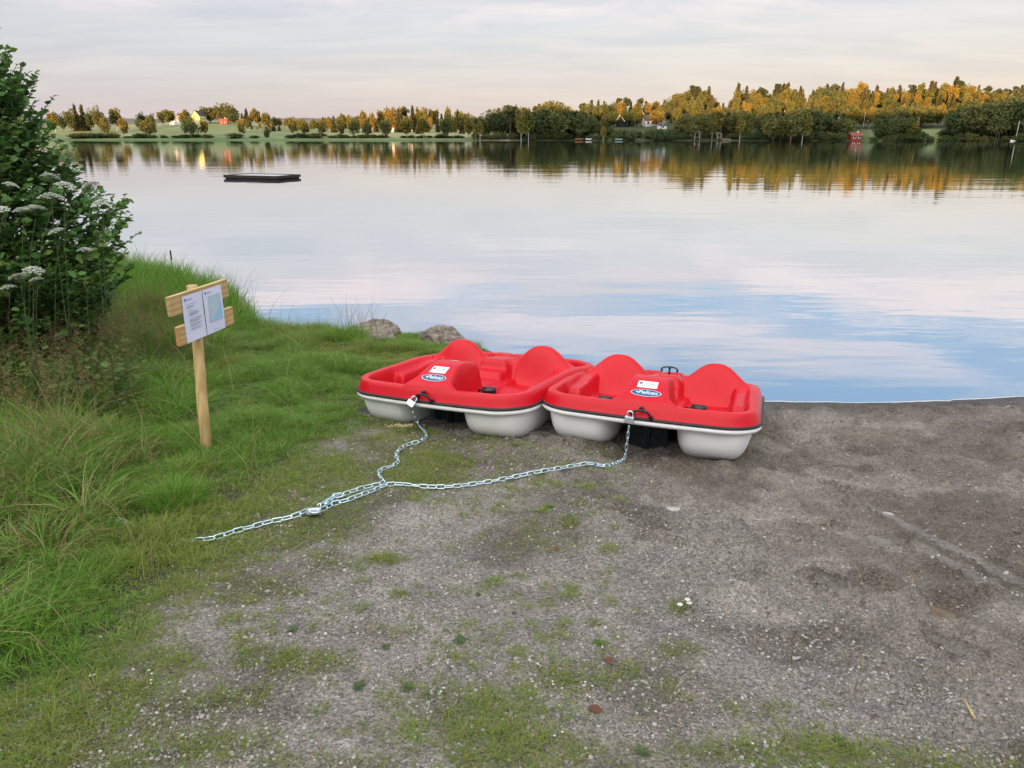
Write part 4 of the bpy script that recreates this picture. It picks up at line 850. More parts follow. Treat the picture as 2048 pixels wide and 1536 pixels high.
# everything below is in the board's own frame, origin moved to the post foot
def L3(x, y, z): return (x + off.x, y + off.y, z + off.z)
for zc, xa, xb in ((.108, -.318, .307), (-.089, -.275, .330)):
    m = MB(); m.box(L3((xa + xb) / 2, .017, zc), (xb - xa, .028, .120), None, .002); bo = m.build('plank', M['board'], sg)
    m = MB(); m.box(L3(xa - .001, .017, zc), (.002, .026, .117)); m.build('end_grain', M['cut'] if zc < 0 else M['board'], bo)
m = MB(); bx_ = .005
m.tube([(0, .0, -.25), (.0 + (off.x + bx_) * .3, (off.y + .066) * .3, (off.z) * .3), ((off.x + bx_) * .7, (off.y + .066) * .7, off.z * .7), (off.x + bx_, off.y + .066, off.z + .10), (off.x + bx_, off.y + .066, off.z + .179)], [.036, .035, .034, .033, .033], 20)
m.build('post', M['post'], sg, True)
def paper(cx_, kind):
    n_ = 10; A, B = np.meshgrid(np.linspace(-.105, .105, n_), np.linspace(-.1485, .1485, n_)); V = np.stack([A + cx_ + off.x, off.y - .002 - .003 * np.sin(B * 9 + cx_ * 9) * (np.abs(B) < .2), B + off.z], -1).reshape(-1, 3)
    p = mk('notice', V, [grid_faces(n_, n_)], M['paper'], sg)
    def pl(a, c, o): return (a + cx_ + off.x, off.y - .006 - o, c + off.z)
    def bar(x, z, w_, h_, mm, nm='print', o=0): return mk(nm, [pl(x, z, o), pl(x + w_, z, o), pl(x + w_, z - h_, o), pl(x, z - h_, o)], [[(0, 1, 2, 3)]], mm, p, smooth=False)
    shield(p, lambda a, c, o: pl(-.078 + a, .122 + c, o), .008, M['inkd'], M['ink']); 
    me = text_mesh('kommune', .014); 
    for v in me.vertices: v.co = Vector(pl(-.035 + v.co.x * .9, .122 + v.co.y, 0))
    me.materials.append(M['ink']); o = bpy.data.objects.new('lettering', me); col.objects.link(o); o.parent = p
    m = MB(); Q = [(0, 1, 2, 3)]
    def ln(x, z, w_):
        k = x; 
        while k < x + w_ - .004: l = .006 + .012 * rng.random(); m.add([pl(k, z, 0), pl(min(k + l, x + w_), z, 0), pl(min(k + l, x + w_), z - .0028, 0), pl(k, z - .0028, 0)], Q); k += l + .003
    if kind == 0:
        ln(-.072, .092, .11); ln(-.072, .078, .085); ln(-.072, .071, .075)
        for z in (.052, .040, .033, .026, .019, -.002, -.009, -.016, -.023, -.036, -.043, -.050, -.064, -.071): ln(-.06 if z > .045 else -.055, z, .05 if z > .045 else .135 - .05 * rng.random())
    else: ln(-.03, -.128, .06)
    m.build('text_lines', M['ink'], p)
    if kind == 1:
        mp_ = bar(-.06, .10, .145, .175, M['mapg'], 'map'); w_ = [(.085, .03), (.085, -.072), (-.045, -.072), (-.02, -.055), (.02, -.03), (.05, .0), (.065, .03)]
        mk('map_water', [pl(a, c, .001) for a, c in w_], [[tuple(range(7))]], M['mapb'], mp_, smooth=False)
paper(-.1065, 0); paper(.1065, 1)
for x in (-.2, -.02, .02, .2):
    m = MB(); m.box(L3(x, -.0065, .138), (.012, .001, .0015)); m.build('staple', M['lockm'], sg)

# ------------------------------------------------------------------ rocks
def rock(c, dims, seed, label, rz=0, name='rock', m='rock', cuts=7):
    bm = bmesh.new(); bmesh.ops.create_icosphere(bm, subdivisions=5, radius=1); V = np.array([v.co[:] for v in bm.verts]); Fc = np.array([[v.index for v in f.verts] for f in bm.faces]); bm.free()
    r2 = np.random.default_rng(seed)
    for _ in range(cuts):
        n_ = r2.normal(size=3); n_[2] = abs(n_[2]) * .8; n_ /= np.linalg.norm(n_); h = .55 + .35 * r2.random(); d = V @ n_ - h; V -= np.where(d > 0, d * .92, 0)[:, None] * n_
    nz = fbm(V[:, 0] * 3 + seed, V[:, 1] * 3 + V[:, 2] * 2.3, seed, 5) - .5; V *= (1 + .22 * nz)[:, None]
    nz = fbm(V[:, 0] * 11 + seed, V[:, 1] * 9 + V[:, 2] * 12, seed + 3, 3) - .5; V *= (1 + .05 * nz)[:, None]
    V = V * np.array(dims) / 2; a = rz; V = V @ np.array([[math.cos(a), math.sin(a), 0], [-math.sin(a), math.cos(a), 0], [0, 0, 1]])
    o = mk(name, V, [Fc], M[m], None); o.location = c; return tag(o, label, 'rock' if name == 'rock' else 'stone')
def rp(u, v, z): p = at(u, v, z); return tuple(p)
rock(rp(890, 676, .05), (.66, .46, .30), 5, 'broad grey boulder at the water behind the left pedal boat', .1)
rock(rp(748, 662, .08), (.62, .4, .28), 9, 'long sloping grey boulder beside the grass tussock', .15)
rock(rp(762, 676, .12), (.40, .3, .16), 12, 'low flat rock in front of the long sloping boulder', .1)
rock(rp(605, 676, .06), (.19, .15, .10), 14, 'small brown rock at the water left of the tussock', 0)
M['pale'] = mat('pale_stone', (.34, .33, .31), .85, .3, noise=(25, .25), bump=(60, .5, .004))
for (u, v, s, sd, lb) in ((1340, 1020, .13, 21, 'flat pale grey stone sunk in the sand before the right boat'), (1830, 1172, .06, 22, 'small pale stone beside a tyre rut'), (2010, 1158, .04, 23, 'pale pebble near the right edge above the ruts'), (1475, 949, .045, 24, 'small pinkish stone just below the right boat'), (605, 1190, .03, 25, 'tiny pale stone in the mossy gravel'), (1765, 1178, .10, 26, 'dark lump of earth beside the ruts'), (1600, 1056, .10, 27, 'low lump of earth on the wet sand'), (1880, 1222, .16, 28, 'ridge of dug up earth near the right edge'), (2004, 1212, .035, 29, 'small rounded stone right of the dug up earth'), (1775, 1036, .05, 30, 'worn stone in the middle of the rutted sand')):
    p = at(u, v); z = float(zg(p[0], p[1])); dark = 'earth' in lb
    o = rock((p[0], p[1], z - s * .05), (s * 1.2, s * .75, s * (.22 if sd == 21 else .45)), sd, lb, .3 * sd, 'stone' if not dark else 'earth_clod', 'pale' if not dark else 'rock', 5)
    if dark: o['category'] = 'earth clod'; o.data.materials[0] = mat('earth', (.14, .11, .08), .95, .1, noise=(30, .35), bump=(50, .8, .01))

# ------------------------------------------------------------------ grass
def blades(P, h, w_, az, bend, colr, segs=3, droop=0):
    n_ = len(P); tt = np.linspace(0, 1, segs + 1); V = np.zeros((n_, segs + 1, 2, 3)); D = np.stack([np.cos(az), np.sin(az), 0 * az], 1)
    yaw = rng.random(n_) * 6.283; S = np.stack([np.cos(yaw), np.sin(yaw), 0 * yaw], 1)
    for k, q in enumerate(tt):
        c_ = P + D * (h * bend * q ** 2)[:, None]; c_[:, 2] += h * q * (1 - .45 * bend * q) - h * droop * q ** 3; ww = w_ * (1 - q) ** .6 * .5 + .0002
        V[:, k, 0] = c_ - S * ww[:, None]; V[:, k, 1] = c_ + S * ww[:, None]
    base = np.arange(n_)[:, None, None] * (2 * (segs + 1)); f = np.array([(2 * k, 2 * k + 1, 2 * k + 3, 2 * k + 2) for k in range(segs)])[None]
    return V.reshape(-1, 3), (base + f).reshape(-1, 4), np.repeat(colr, 2 * (segs + 1), 0)
def join(parts, name, m, label, cat, kind='stuff'):
    V = []; Q = []; Cc_ = []; b = 0
    for v, q, c_ in parts: V.append(v); Q.append(q + b); Cc_.append(c_); b += len(v)
    return tag(mk(name, np.concatenate(V), [np.concatenate(Q)], m, None, True, np.concatenate(Cc_)), label, cat, kind=kind)
BINV = [np.array(m_.inverted()) for m_ in BM]
def underboat(x, y, z, mg=.0):
    r = np.zeros(len(x), bool)
    for B in BINV:
        l = np.stack([x, y, z, np.ones(len(x))], 1) @ B.T; ins = (np.abs(l[:, 0]) < BW - .02 - mg) & (l[:, 1] > .04 + mg) & (l[:, 1] < BL)
        r |= ins
    return r
GREEN = np.array([(.115, .190, .030), (.135, .255, .035), (.070, .160, .034), (.165, .265, .045), (.110, .215, .055)]) * np.array([1.12, 1.32, .82]); DRY = np.array([(.42, .35, .18), (.32, .27, .12), (.24, .17, .08)])
def gcol(n_, dry=.1, yel=0.0, patch=None):
    c_ = GREEN[rng.integers(5, size=n_)] * (.75 + .5 * rng.random((n_, 1))); d = rng.random(n_) < dry; c_[d] = DRY[rng.integers(3, size=d.sum())] * (.7 + .5 * rng.random((d.sum(), 1)))
    c_ = c_ * (1 - yel) + yel * np.array([.15, .16, .04]); return c_
def tufts(TX, TY, hh, nb, spread, wid, dry, bendm, yel=0.0, segs=3, lean=None):
    """one tuft per (TX,TY) with nb blades each"""
    n_ = len(TX); rep = nb if np.ndim(nb) else np.full(n_, nb); i = np.repeat(np.arange(n_), rep); m_ = len(i); sp_ = np.broadcast_to(spread, (n_,))[i]
    a = rng.random(m_) * 6.283; r = sp_ * np.sqrt(rng.random(m_)) * 1.0; x = TX[i] + r * np.cos(a); y = TY[i] + r * np.sin(a); z = zg(x, y) - .004
    h = hh[i] * (.55 + .55 * rng.random(m_)) * (1 - .35 * r / (sp_ + 1e-6)); az = a + rng.normal(0, .7, m_)
    if lean is not None: wz = .55; az = np.where(rng.random(m_) < wz, lean[i] + rng.normal(0, .5, m_), az)
    bend = np.clip(bendm * (.4 + 1.2 * rng.random(m_)) + .35 * r / (sp_ + 1e-6), .05, 1.3)
    cb = gcol(n_, 0)[i]; c_ = .45 * cb + .55 * gcol(m_, 0)
    d = rng.random(m_) < (dry[i] if np.ndim(dry) else dry); c_[d] = DRY[rng.integers(3, size=d.sum())]; yl = (yel[i] if np.ndim(yel) else yel); yl = np.broadcast_to(yl, (m_,))[:, None]; c_ = c_ * (1 - yl) + yl * np.array([.26, .27, .06])
    k = ~underboat(x, y, z + .3); return blades(np.stack([x, y, z], 1)[k], h[k], (wid * (.6 + .8 * rng.random(m_)))[k], az[k], bend[k], c_[k], segs)
def cand(n_, x0, x1, y0, y1): return rng.uniform(x0, x1, n_), rng.uniform(y0, y1, n_)
def vis(x, y, u, v, mg=60, extra=0): return (u > -mg - extra) & (u < 2048 + mg) & (v < 1536 + mg * 2) & (y > 1.2)
# tall meadow grass on the left bank
x, y = cand(9000, -9.5, -1.0, 1.4, 13.5); a1, a2, a3, u, v = zones(x, y); s = yshore(x) - y
k = vis(x, y, u, v, 60, 260) & (a3 > -.25) & (a1 > .05) & (s > .02); x, y, a1, a3, u, s = x[k], y[k], a1[k], a3[k], u[k], s[k]
hh = (.13 + .30 * ss(-.2, .8, a3) * (.55 + .9 * fbm(x * 1.3, y * 1.3, 71))) * (.55 + .85 * ss(.3, .7, fbm(x * 3.2, y * 3.2, 70))) * (.7 + .6 * rng.random(len(x))); near = ss(4.5, 2, y); hh *= 1 - .25 * near
hh = hh * (1 - .4 * ss(1.2, .2, s) * (x > -3.2)); _ft = at(413, 912); hh *= .22 + .78 * ss(.10, .60, np.hypot(x - _ft[0] - .10, y - _ft[1] + .18)); LEAN = 6.283 * fbm(x * .7, y * .7, 72) * 1.5
dry = .14 + .34 * ss(.5, .7, fbm(x * .9 + 4, y * .9, 73))
print('tall', len(x)); G_ = [tufts(x, y, hh, 46, .10, .0050, dry, .55, .12 * fbm(x, y, 74), 4, LEAN)]
x, y = cand(420, -7.5, -1.7, 1.8, 9.5); a1, a2, a3, u, v = zones(x, y); _ft = at(413, 912); k = (a1 > .45) & (a3 > -.3) & (u > -150) & (np.hypot(x - _ft[0] - .10, y - _ft[1] + .2) > .62); x, y = x[k], y[k]
G_.append(tufts(x, y, .24 + .26 * rng.random(len(x)), rng.integers(90, 200, len(x)), .11 + .07 * rng.random(len(x)), .0058, .06 + .25 * (rng.random(len(x)) < .25), .75, .10 * rng.random(len(x)), 4))
join(G_, 'tall_grass', M['grass'], 'tall lush meadow grass covering the left bank', 'grass')
# short lush turf between sign and boats
x, y = cand(26000, -4.2, .6, 1.4, 9.2); a1, a2, a3, u, v = zones(x, y); s = yshore(x) - y
k = vis(x, y, u, v) & (a1 > -.05) & (a3 < .2) & (s > -.02) & (rng.random(len(x)) < .35 + .6 * ss(-.1, .3, a1)); x, y, a1, a3, s = x[k], y[k], a1[k], a3[k], s[k]
hh = (.045 + .07 * ss(0, .9, a1) + .06 * ss(.25, -.3, s - .2) * (y > 7)) * (.35 + 1.4 * ss(.3, .7, fbm(x * 2.6, y * 2.6, 75))) * (.8 + .5 * rng.random(len(x)))
print('turf', len(x)); G_ = [tufts(x, y, hh, 26, .05, .0032, .06 + .12 * ss(.5, .7, fbm(x * 1.5, y * 1.5, 76)), .7, .10 + .5 * ss(.55, .7, fbm(x * 1.1, y * 1.6, 77)), 3)]
join(G_, 'turf', M['grass'], 'short green turf between the notice board and the left boat', 'grass')
# mossy fringe, patches and loose tufts in the gravel
x, y = cand(72000, -2.6, 2.6, 1.35, 7.5); a1, a2, a3, u, v = zones(x, y); pb = blobs(u, v, PATCH)
dn = np.maximum(ss(-.15, .35, a2) * (.30 + .8 * ss(.38, .60, fbm(x * 3.5, y * 3.5, 79))), np.clip(pb * 1.15 * ss(.25, .55, fbm(x * 6, y * 6, 80) + .25 * pb), 0, 1))
k = vis(x, y, u, v) & (a1 < .12) & (rng.random(len(x)) < dn * .75) & (yshore(x) - y > .3); x, y, pb, a2 = x[k], y[k], pb[k], a2[k]
hh = (.022 + .045 * pb * rng.random(len(x)) + .016 * ss(0, .4, a2)) * (.7 + .8 * rng.random(len(x)))
print('fringe', len(x)); G_ = [tufts(x, y, hh, 14, .026, .0021, .22, .9, .30 + .4 * rng.random(len(x)), 2)]
x, y = cand(5200, -2.0, 2.2, 1.35, 5.4); a1, a2, a3, u, v = zones(x, y); sparse = np.interp(v, [860, 950, 1150, 1300, 1536], [950, 1260, 1240, 1300, 2048])
k = vis(x, y, u, v) & (a2 < .1) & (u < sparse) & (rng.random(len(x)) < .62 * ss(.40, .58, fbm(x * 2.1, y * 2.1, 81)) + .07); x, y = x[k], y[k]; hh = .026 + .045 * rng.random(len(x)) ** 2
print('loose', len(x)); G_.append(tufts(x, y, hh, rng.integers(10, 44, len(x)), .014 + .022 * rng.random(len(x)), .0026, .18, .9, .25 + .5 * rng.random(len(x)), 2))
join(G_, 'sparse_grass', M['grass'], 'low yellowish tufts and moss scattered over the gravel', 'grass')
# reeds at the waterline
x, y = cand(3200, -9, -3.1, 8.4, 15); s = yshore(x) - y; a1, a2, a3, u, v = zones(x, y)
k = (s > -.35) & (s < 2.0) & (u > 120) & (u < 520) & (rng.random(len(x)) < .75); x, y, u = x[k], y[k], u[k]; hh = (.45 + .35 * rng.random(len(x))) * np.interp(u, [200, 330, 440, 500], [1, 1, .8, .5])
G_ = [tufts(x, y, hh, 22, .09, .0075, .06, .22, .05, 4)]
join(G_, 'reeds', M['grass'], 'upright dark green reeds along the water behind the notice board', 'reeds')
def tussock(u, v, nb, h, r, label, dry=.1, name='grass_tussock', wid=.004, bend=.35, z0=None):
    p = at(u, v); x = np.array([p[0]]); y = np.array([p[1]]); return join([tufts(x, y, np.array([h]), np.array([nb]), r, wid, dry, bend, 0, 4)], name, M['grass'], label, 'grass tussock', kind=None)
tussock(690, 684, 900, .30, .24, 'round green tussock beside the long sloping boulder at the water')
tussock(745, 690, 260, .16, .16, 'small tussock in front of the low flat rock')
tussock(352, 1010, 700, .20, .15, 'bright green tussock at the edge of the tall grass above the chain', .02)
# long thin stalks: over the tussock, the bank, bent straws in the meadow
def stalks(P, h, colr, w_=.0028, lean=.25): n_ = len(P); return blades(P, h, np.full(n_, w_), rng.random(n_) * 6.283, lean * (.3 + 1.4 * rng.random(n_)), colr, 4)
pt = at(712, 680); Pq = np.stack([pt[0] + rng.normal(0, .16, 34), pt[1] + rng.normal(0, .1, 34), np.full(34, float(zg(pt[0], pt[1])))], 1)
G_ = [stalks(Pq, .35 + .25 * rng.random(34), np.tile([(.10, .09, .05)], (34, 1)) * (.6 + .6 * rng.random((34, 1))), .004)]
x, y = cand(900, -7, -1.4, 2.2, 9); a1, a2, a3, u, v = zones(x, y); k = (a1 > .15) & (u > -100); x, y = x[k], y[k]; n_ = len(x)
G_.append(stalks(np.stack([x, y, zg(x, y)], 1), .30 + .35 * rng.random(n_), DRY[rng.integers(3, size=n_)] * (.6 + .6 * rng.random((n_, 1))), .003, .9))
x, y = cand(170, -4.6, -2.9, 8.2, 10.8); s = yshore(x) - y; k = (np.abs(s) < .5); x, y = x[k], y[k]; n_ = len(x)
G_.append(stalks(np.stack([x, y, np.maximum(zg(x, y), 0)], 1), .35 + .4 * rng.random(n_), np.tile([(.07, .08, .04)], (n_, 1)), .005, .5))
x, y = cand(750, -1.8, 1.9, 1.5, 5.0); n_ = len(x); G_.append(blades(np.stack([x, y, zg(x, y) + .004], 1), .03 + .05 * rng.random(n_), np.full(n_, .0018), rng.random(n_) * 6.283, .98 + .4 * rng.random(n_), DRY[rng.integers(3, size=n_)] * 1.1, 3))
join(G_, 'dry_straws', M['grass'], 'thin dry straws bending out of the grass', 'straws')
# reddish seed heads in the meadow
x, y = cand(3600, -6.6, -1.9, 3.2, 8.4); a1, a2, a3, u, v = zones(x, y)
dn = blobs(u, v, [(110, 800, 190, 110, 1), (300, 720, 150, 60, 1), (60, 900, 120, 120, .8), (250, 700, 90, 40, 1), (400, 690, 60, 30, .5)]); k = (a3 > -.3) & (a1 > .2) & (rng.random(len(x)) < dn * .9); x, y = x[k], y[k]; n_ = len(x); z = zg(x, y); h = .46 + .28 * rng.random(n_); az = rng.random(n_) * 6.28; bd = .15 + .3 * rng.random(n_)
G_ = [blades(np.stack([x, y, z], 1), h, np.full(n_, .0028), az, bd, np.tile([(.16, .13, .06)], (n_, 1)), 4)]
i = np.repeat(np.arange(n_), 34); q = .72 + .3 * rng.random(len(i)); tp = np.stack([x[i] + np.cos(az[i]) * h[i] * bd[i] * q ** 2, y[i] + np.sin(az[i]) * h[i] * bd[i] * q ** 2, z[i] + h[i] * q * (1 - .45 * bd[i] * q)], 1) + rng.normal(0, .016, (len(i), 3)) * (1.25 - q)[:, None] * 2
vv_, qq_ = scatter(LQ, LF, tp, rdir(len(i)) + np.array([0, 0, .8]), rdir(len(i)), np.stack([.003 + 0 * q, .012 + 0 * q, .003 + 0 * q], 1)); G_.append((vv_, qq_, np.repeat(np.array([(.27, .175, .085)]) * (.6 + .8 * rng.random((len(i), 1))), 4, 0)))
join(G_, 'seed_heads', M['grass'], 'reddish brown grass seed heads hanging over the meadow below the bush', 'seed heads')

# ------------------------------------------------------------------ gravel
bm = bmesh.new(); bmesh.ops.create_icosphere(bm, subdivisions=1, radius=.5); IV = np.array([v.co[:] for v in bm.verts]); IF = [[v.index for v in f.verts] for f in bm.faces]; bm.free()
n_ = 52000; y = 1.45 + 5.0 * rng.random(n_) ** 1.35; x = (rng.random(n_) * 2 - 1) * (.62 * y + .75); a1, a2, a3, u, v = zones(x, y); s = yshore(x) - y
clus = fbm(x * 2.3, y * 2.3, 91); mudq = ss(-.4, .9, (x - .9) + (y - 3.6) * .55); k = (s > .15) & (u > -40) & (u < 2090) & (rng.random(n_) < (1 - ss(-.2, .3, a1)) * (.25 + 1.3 * ss(.38, .62, clus)) * (1 - .72 * mudq)); x, y = x[k], y[k]; n_ = len(x)
sz = .0036 + .0110 * rng.random(n_) ** 3.0 + .0008 * y; big = rng.random(n_) < .006; sz[big] *= 1.5
S3 = np.stack([sz * (.8 + .5 * rng.random(n_)), sz * (.8 + .6 * rng.random(n_)), sz * (.4 + .4 * rng.random(n_))], 1); az = rng.random(n_) * 6.28
V, Q = scatter(IV, IF, np.stack([x, y, zg(x, y) + sz * .12], 1), np.stack([np.cos(az), np.sin(az), rng.normal(0, .2, n_)], 1), np.tile([(0., 0, 1)], (n_, 1)) + .3 * rdir(n_), S3)
PC = np.array([(.20, .19, .18), (.28, .265, .25), (.14, .135, .13), (.36, .34, .31), (.22, .19, .15), (.40, .38, .35)])[rng.choice(6, n_, p=[.3, .24, .2, .12, .10, .04])] * (.8 + .4 * rng.random((n_, 1)))
print('pebbles', n_); tag(mk('gravel', V, [Q], M['pebble'], None, False, np.repeat(PC, len(IV), 0)), 'fine grey gravel scattered over the bare ground', 'gravel', kind='stuff')
n_ = 5200; y = 2.3 + 4.3 * rng.random(n_); x = .2 + 5.4 * rng.random(n_); mudq = ss(-.2, 1.0, (x - .9) + (y - 3.6) * .55); cl = fbm(x * 2.0, y * 2.6, 97); k = (rng.random(n_) < mudq * ss(.42, .66, cl)) & (yshore(x) - y > .25) & ~underboat(x, y, np.full(n_, .5)); x, y = x[k], y[k]; n_ = len(x)
sz = .008 + .030 * rng.random(n_) ** 3; S3 = np.stack([sz, sz * (.7 + .6 * rng.random(n_)), sz * .55], 1)
V, Q = scatter(IV, IF, np.stack([x, y, zg(x, y) + sz * .05], 1), rdir(n_) * np.array([1, 1, .2]), np.tile([(0., 0, 1)], (n_, 1)) + .3 * rdir(n_), S3); V = V + (fbm(V[:, 0] * 90, V[:, 1] * 90 + V[:, 2] * 70, 98, 2)[:, None] - .5) * .010
tag(mk('crumbled_earth', V, [Q], M['pebble'], None, True, np.repeat(np.array([(.17, .145, .12)]) * (.7 + .6 * rng.random((n_, 1))), len(IV), 0)), 'crumbled lumps of damp earth on the rutted sand', 'crumbled earth', kind='stuff')
# pale ribbon imitating the bright meniscus reflection where the lake meets the sand
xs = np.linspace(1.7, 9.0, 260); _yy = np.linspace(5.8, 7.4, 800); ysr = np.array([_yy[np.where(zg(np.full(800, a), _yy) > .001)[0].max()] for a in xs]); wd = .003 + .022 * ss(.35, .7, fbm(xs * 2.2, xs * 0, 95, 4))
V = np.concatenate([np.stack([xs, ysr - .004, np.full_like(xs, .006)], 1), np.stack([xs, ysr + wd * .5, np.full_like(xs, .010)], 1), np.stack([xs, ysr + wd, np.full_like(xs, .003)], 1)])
tag(mk('glint_strip', V, [grid_faces(3, len(xs))], mat('glint_strip', (.50, .50, .50), .35, .5, noise=(30, .15))), 'thin white strip imitating a bright reflection along the sandy waterline', 'glint_strip', kind='stuff')

# ------------------------------------------------------------------ the large bush on the left bank
LT = np.array([(0, 0, 0), (.30, .22, .06), (.36, .55, .05), (0, 1, -.06), (-.36, .55, .05), (-.30, .22, .06)]); LTF = [(0, 1, 2, 3), (0, 3, 4, 5)]
EZ = [.3, .7, 1.1, 1.5, 1.9, 2.3, 2.7, 3.05, 3.35]
EX = [1.05, 1.38, 1.46, 1.38, 1.16, .92, .76, .56, .22]
def make_bush(cx_, cy_, n_sh, sc_, label, right=1.0, leafs=.082):
    z0 = float(zg(cx_, cy_)); e = empty('bush', (cx_, cy_, z0), 0, label, 'bush'); tw = MB(); LP = []; LA = []; LN = []; LS = []; LC = []
    for k in range(12):
        a = k * 2.4; r_ = .5 + .5 * rng.random(); top = np.array([math.cos(a) * r_ * .7, math.sin(a) * r_ * .7, (2.1 + .9 * rng.random()) * sc_]); b0 = np.array([math.cos(a) * .12, math.sin(a) * .12, -.1])
        tw.tube([b0 + (top - b0) * q + np.array([0, 0, .15 * math.sin(q * 3.1)]) for q in np.linspace(0, 1, 6)], np.linspace(.022, .006, 6), 6)
    for k in range(n_sh):
        z = (.25 + 3.05 * rng.random() ** .85) if k > 130 else 1.0 + 2.35 * rng.random(); a = rng.random() * 6.283; rr = np.interp(z, EZ, EX) * (.78 + .30 * vn(np.array(a * 1.6 + 9), np.array(z * 2.2), 5)) ; f = 1 - .62 * rng.random() ** 2.2; 
        if k < 130: f = .97 + .16 * rng.random()
        tip = np.array([math.cos(a) * rr * f, math.sin(a) * rr * f, z * sc_ * (.96 + .06 * rng.random())]); l = .30 + .30 * rng.random() + .15 * (k < 130)
        dirn = np.array([math.cos(a) * (.8 + .3 * rng.random()), math.sin(a) * (.8 + .3 * rng.random()), .55 + .5 * rng.random() + .3 * (z > 2.3)]); dirn += rng.normal(0, .25, 3); dirn /= np.linalg.norm(dirn); st = tip - dirn * l
        mid = (st + tip) / 2 + np.array([0, 0, -.03]); 
        if f > .7: tw.tube([st, mid, tip], [.005, .004, .002], 4)
        nl = int(l / .030); tq = (np.arange(nl) + .5) / nl; pts = st[None] * ((1 - tq) ** 2)[:, None] + 2 * mid[None] * (tq * (1 - tq))[:, None] + tip[None] * (tq ** 2)[:, None]
        sd_ = np.cross(dirn, [0, 0, 1]); sd_ /= np.linalg.norm(sd_); sgn = np.where(np.arange(nl) % 2, 1, -1)[:, None]
        A_l = dirn[None] * .7 + sd_[None] * sgn * .8 + rng.normal(0, .28, (nl, 3)) - np.array([0, 0, .12]); N_l = np.array([0, 0, 1.0])[None] + rng.normal(0, .45, (nl, 3)) + .3 * dirn[None]
        LP.append(pts); LA.append(A_l); LN.append(N_l); LS.append(leafs * (.50 + .75 * rng.random(nl)) * np.where(tq > .9, .7, 1)); b_ = .7 + .6 * rng.random(); cc_ = np.array([.085, .195, .045]) * b_ if rng.random() > .22 else np.array([.15, .26, .045]) * b_
        LC.append(np.tile(cc_, (nl, 1)) * (.8 + .4 * rng.random((nl, 1))))
    V, Q = scatter(LT, LTF, np.concatenate(LP), np.concatenate(LA), np.concatenate(LN), np.concatenate(LS)) if False else (None, None)
    P_, A2, N2, S2, C2 = [np.concatenate(q) for q in (LP, LA, LN, LS, LC)]
    A2 = A2 / np.linalg.norm(A2, axis=1)[:, None]; B2 = np.cross(A2, N2); B2 /= np.linalg.norm(B2, axis=1)[:, None]; C3 = np.cross(B2, A2)
    V = (P_[:, None] + S2[:, None, None] * (LT[None, :, 0, None] * B2[:, None] * 1.15 + LT[None, :, 1, None] * A2[:, None] + LT[None, :, 2, None] * C3[:, None])).reshape(-1, 3)
    Q = (np.array(LTF)[None] + (np.arange(len(P_)) * 6)[:, None, None]).reshape(-1, 4)
    mk('foliage', V, [Q], M['leaf'], e, False, np.repeat(C2, 6, 0)); tw.build('branches', M['twig'], e, True); return e
make_bush(-4.78, 6.55, 1900, .93, 'large leafy green bush filling the left edge of the bank')
make_bush(-6.6, 7.6, 900, .98, 'second leafy bush behind the large one at the left edge')
# broad leaved herbs below the bush
def scatter_leaf(P_, A2, N2, S2, wf=1.0):
    A2 = A2 / np.linalg.norm(A2, axis=1)[:, None]; B2 = np.cross(A2, N2); B2 /= np.linalg.norm(B2, axis=1)[:, None] + 1e-9; C3 = np.cross(B2, A2)
    V = (P_[:, None] + S2[:, None, None] * (LT[None, :, 0, None] * wf * B2[:, None] + LT[None, :, 1, None] * A2[:, None] + LT[None, :, 2, None] * C3[:, None])).reshape(-1, 3)
    return V, (np.array(LTF)[None] + (np.arange(len(P_)) * 6)[:, None, None]).reshape(-1, 4)
hp = []; ha = []; hn = []; hs = []
for k in range(90):
    yy = rng.uniform(5.0, 6.4); u = rng.uniform(-80, 230); x = (u - 1024) / F * yy * 1.02; z = float(zg(x, yy)); h = .2 + .35 * rng.random()
    for q in range(4):
        a = rng.random() * 6.28; l = np.array([math.cos(a) * h * .4, math.sin(a) * h * .4, h * (.7 + .4 * rng.random())])
        for w_ in np.linspace(.2, 1, 9): b_ = rng.random() * 6.28; hp.append(np.array([x, yy, z]) + l * np.array([w_ ** 1.4, w_ ** 1.4, w_])); ha.append((math.cos(b_), math.sin(b_), .3 * rng.random())); hs.append(.055 * (.5 + .8 * rng.random()))
hp = np.array(hp); V, Q = scatter_leaf(hp, np.array(ha), np.tile([(0., 0, 1)], (len(hp), 1)) + rng.normal(0, .35, (len(hp), 3)), np.array(hs))
tag(mk('undergrowth', V, [Q], M['leaf'], None, False, np.repeat(np.array([(.075, .13, .028)]) * (.6 + .8 * rng.random((len(hp), 1))), 6, 0)), 'broad leaved green herbs growing in the shade below the large bush', 'undergrowth', kind='stuff')
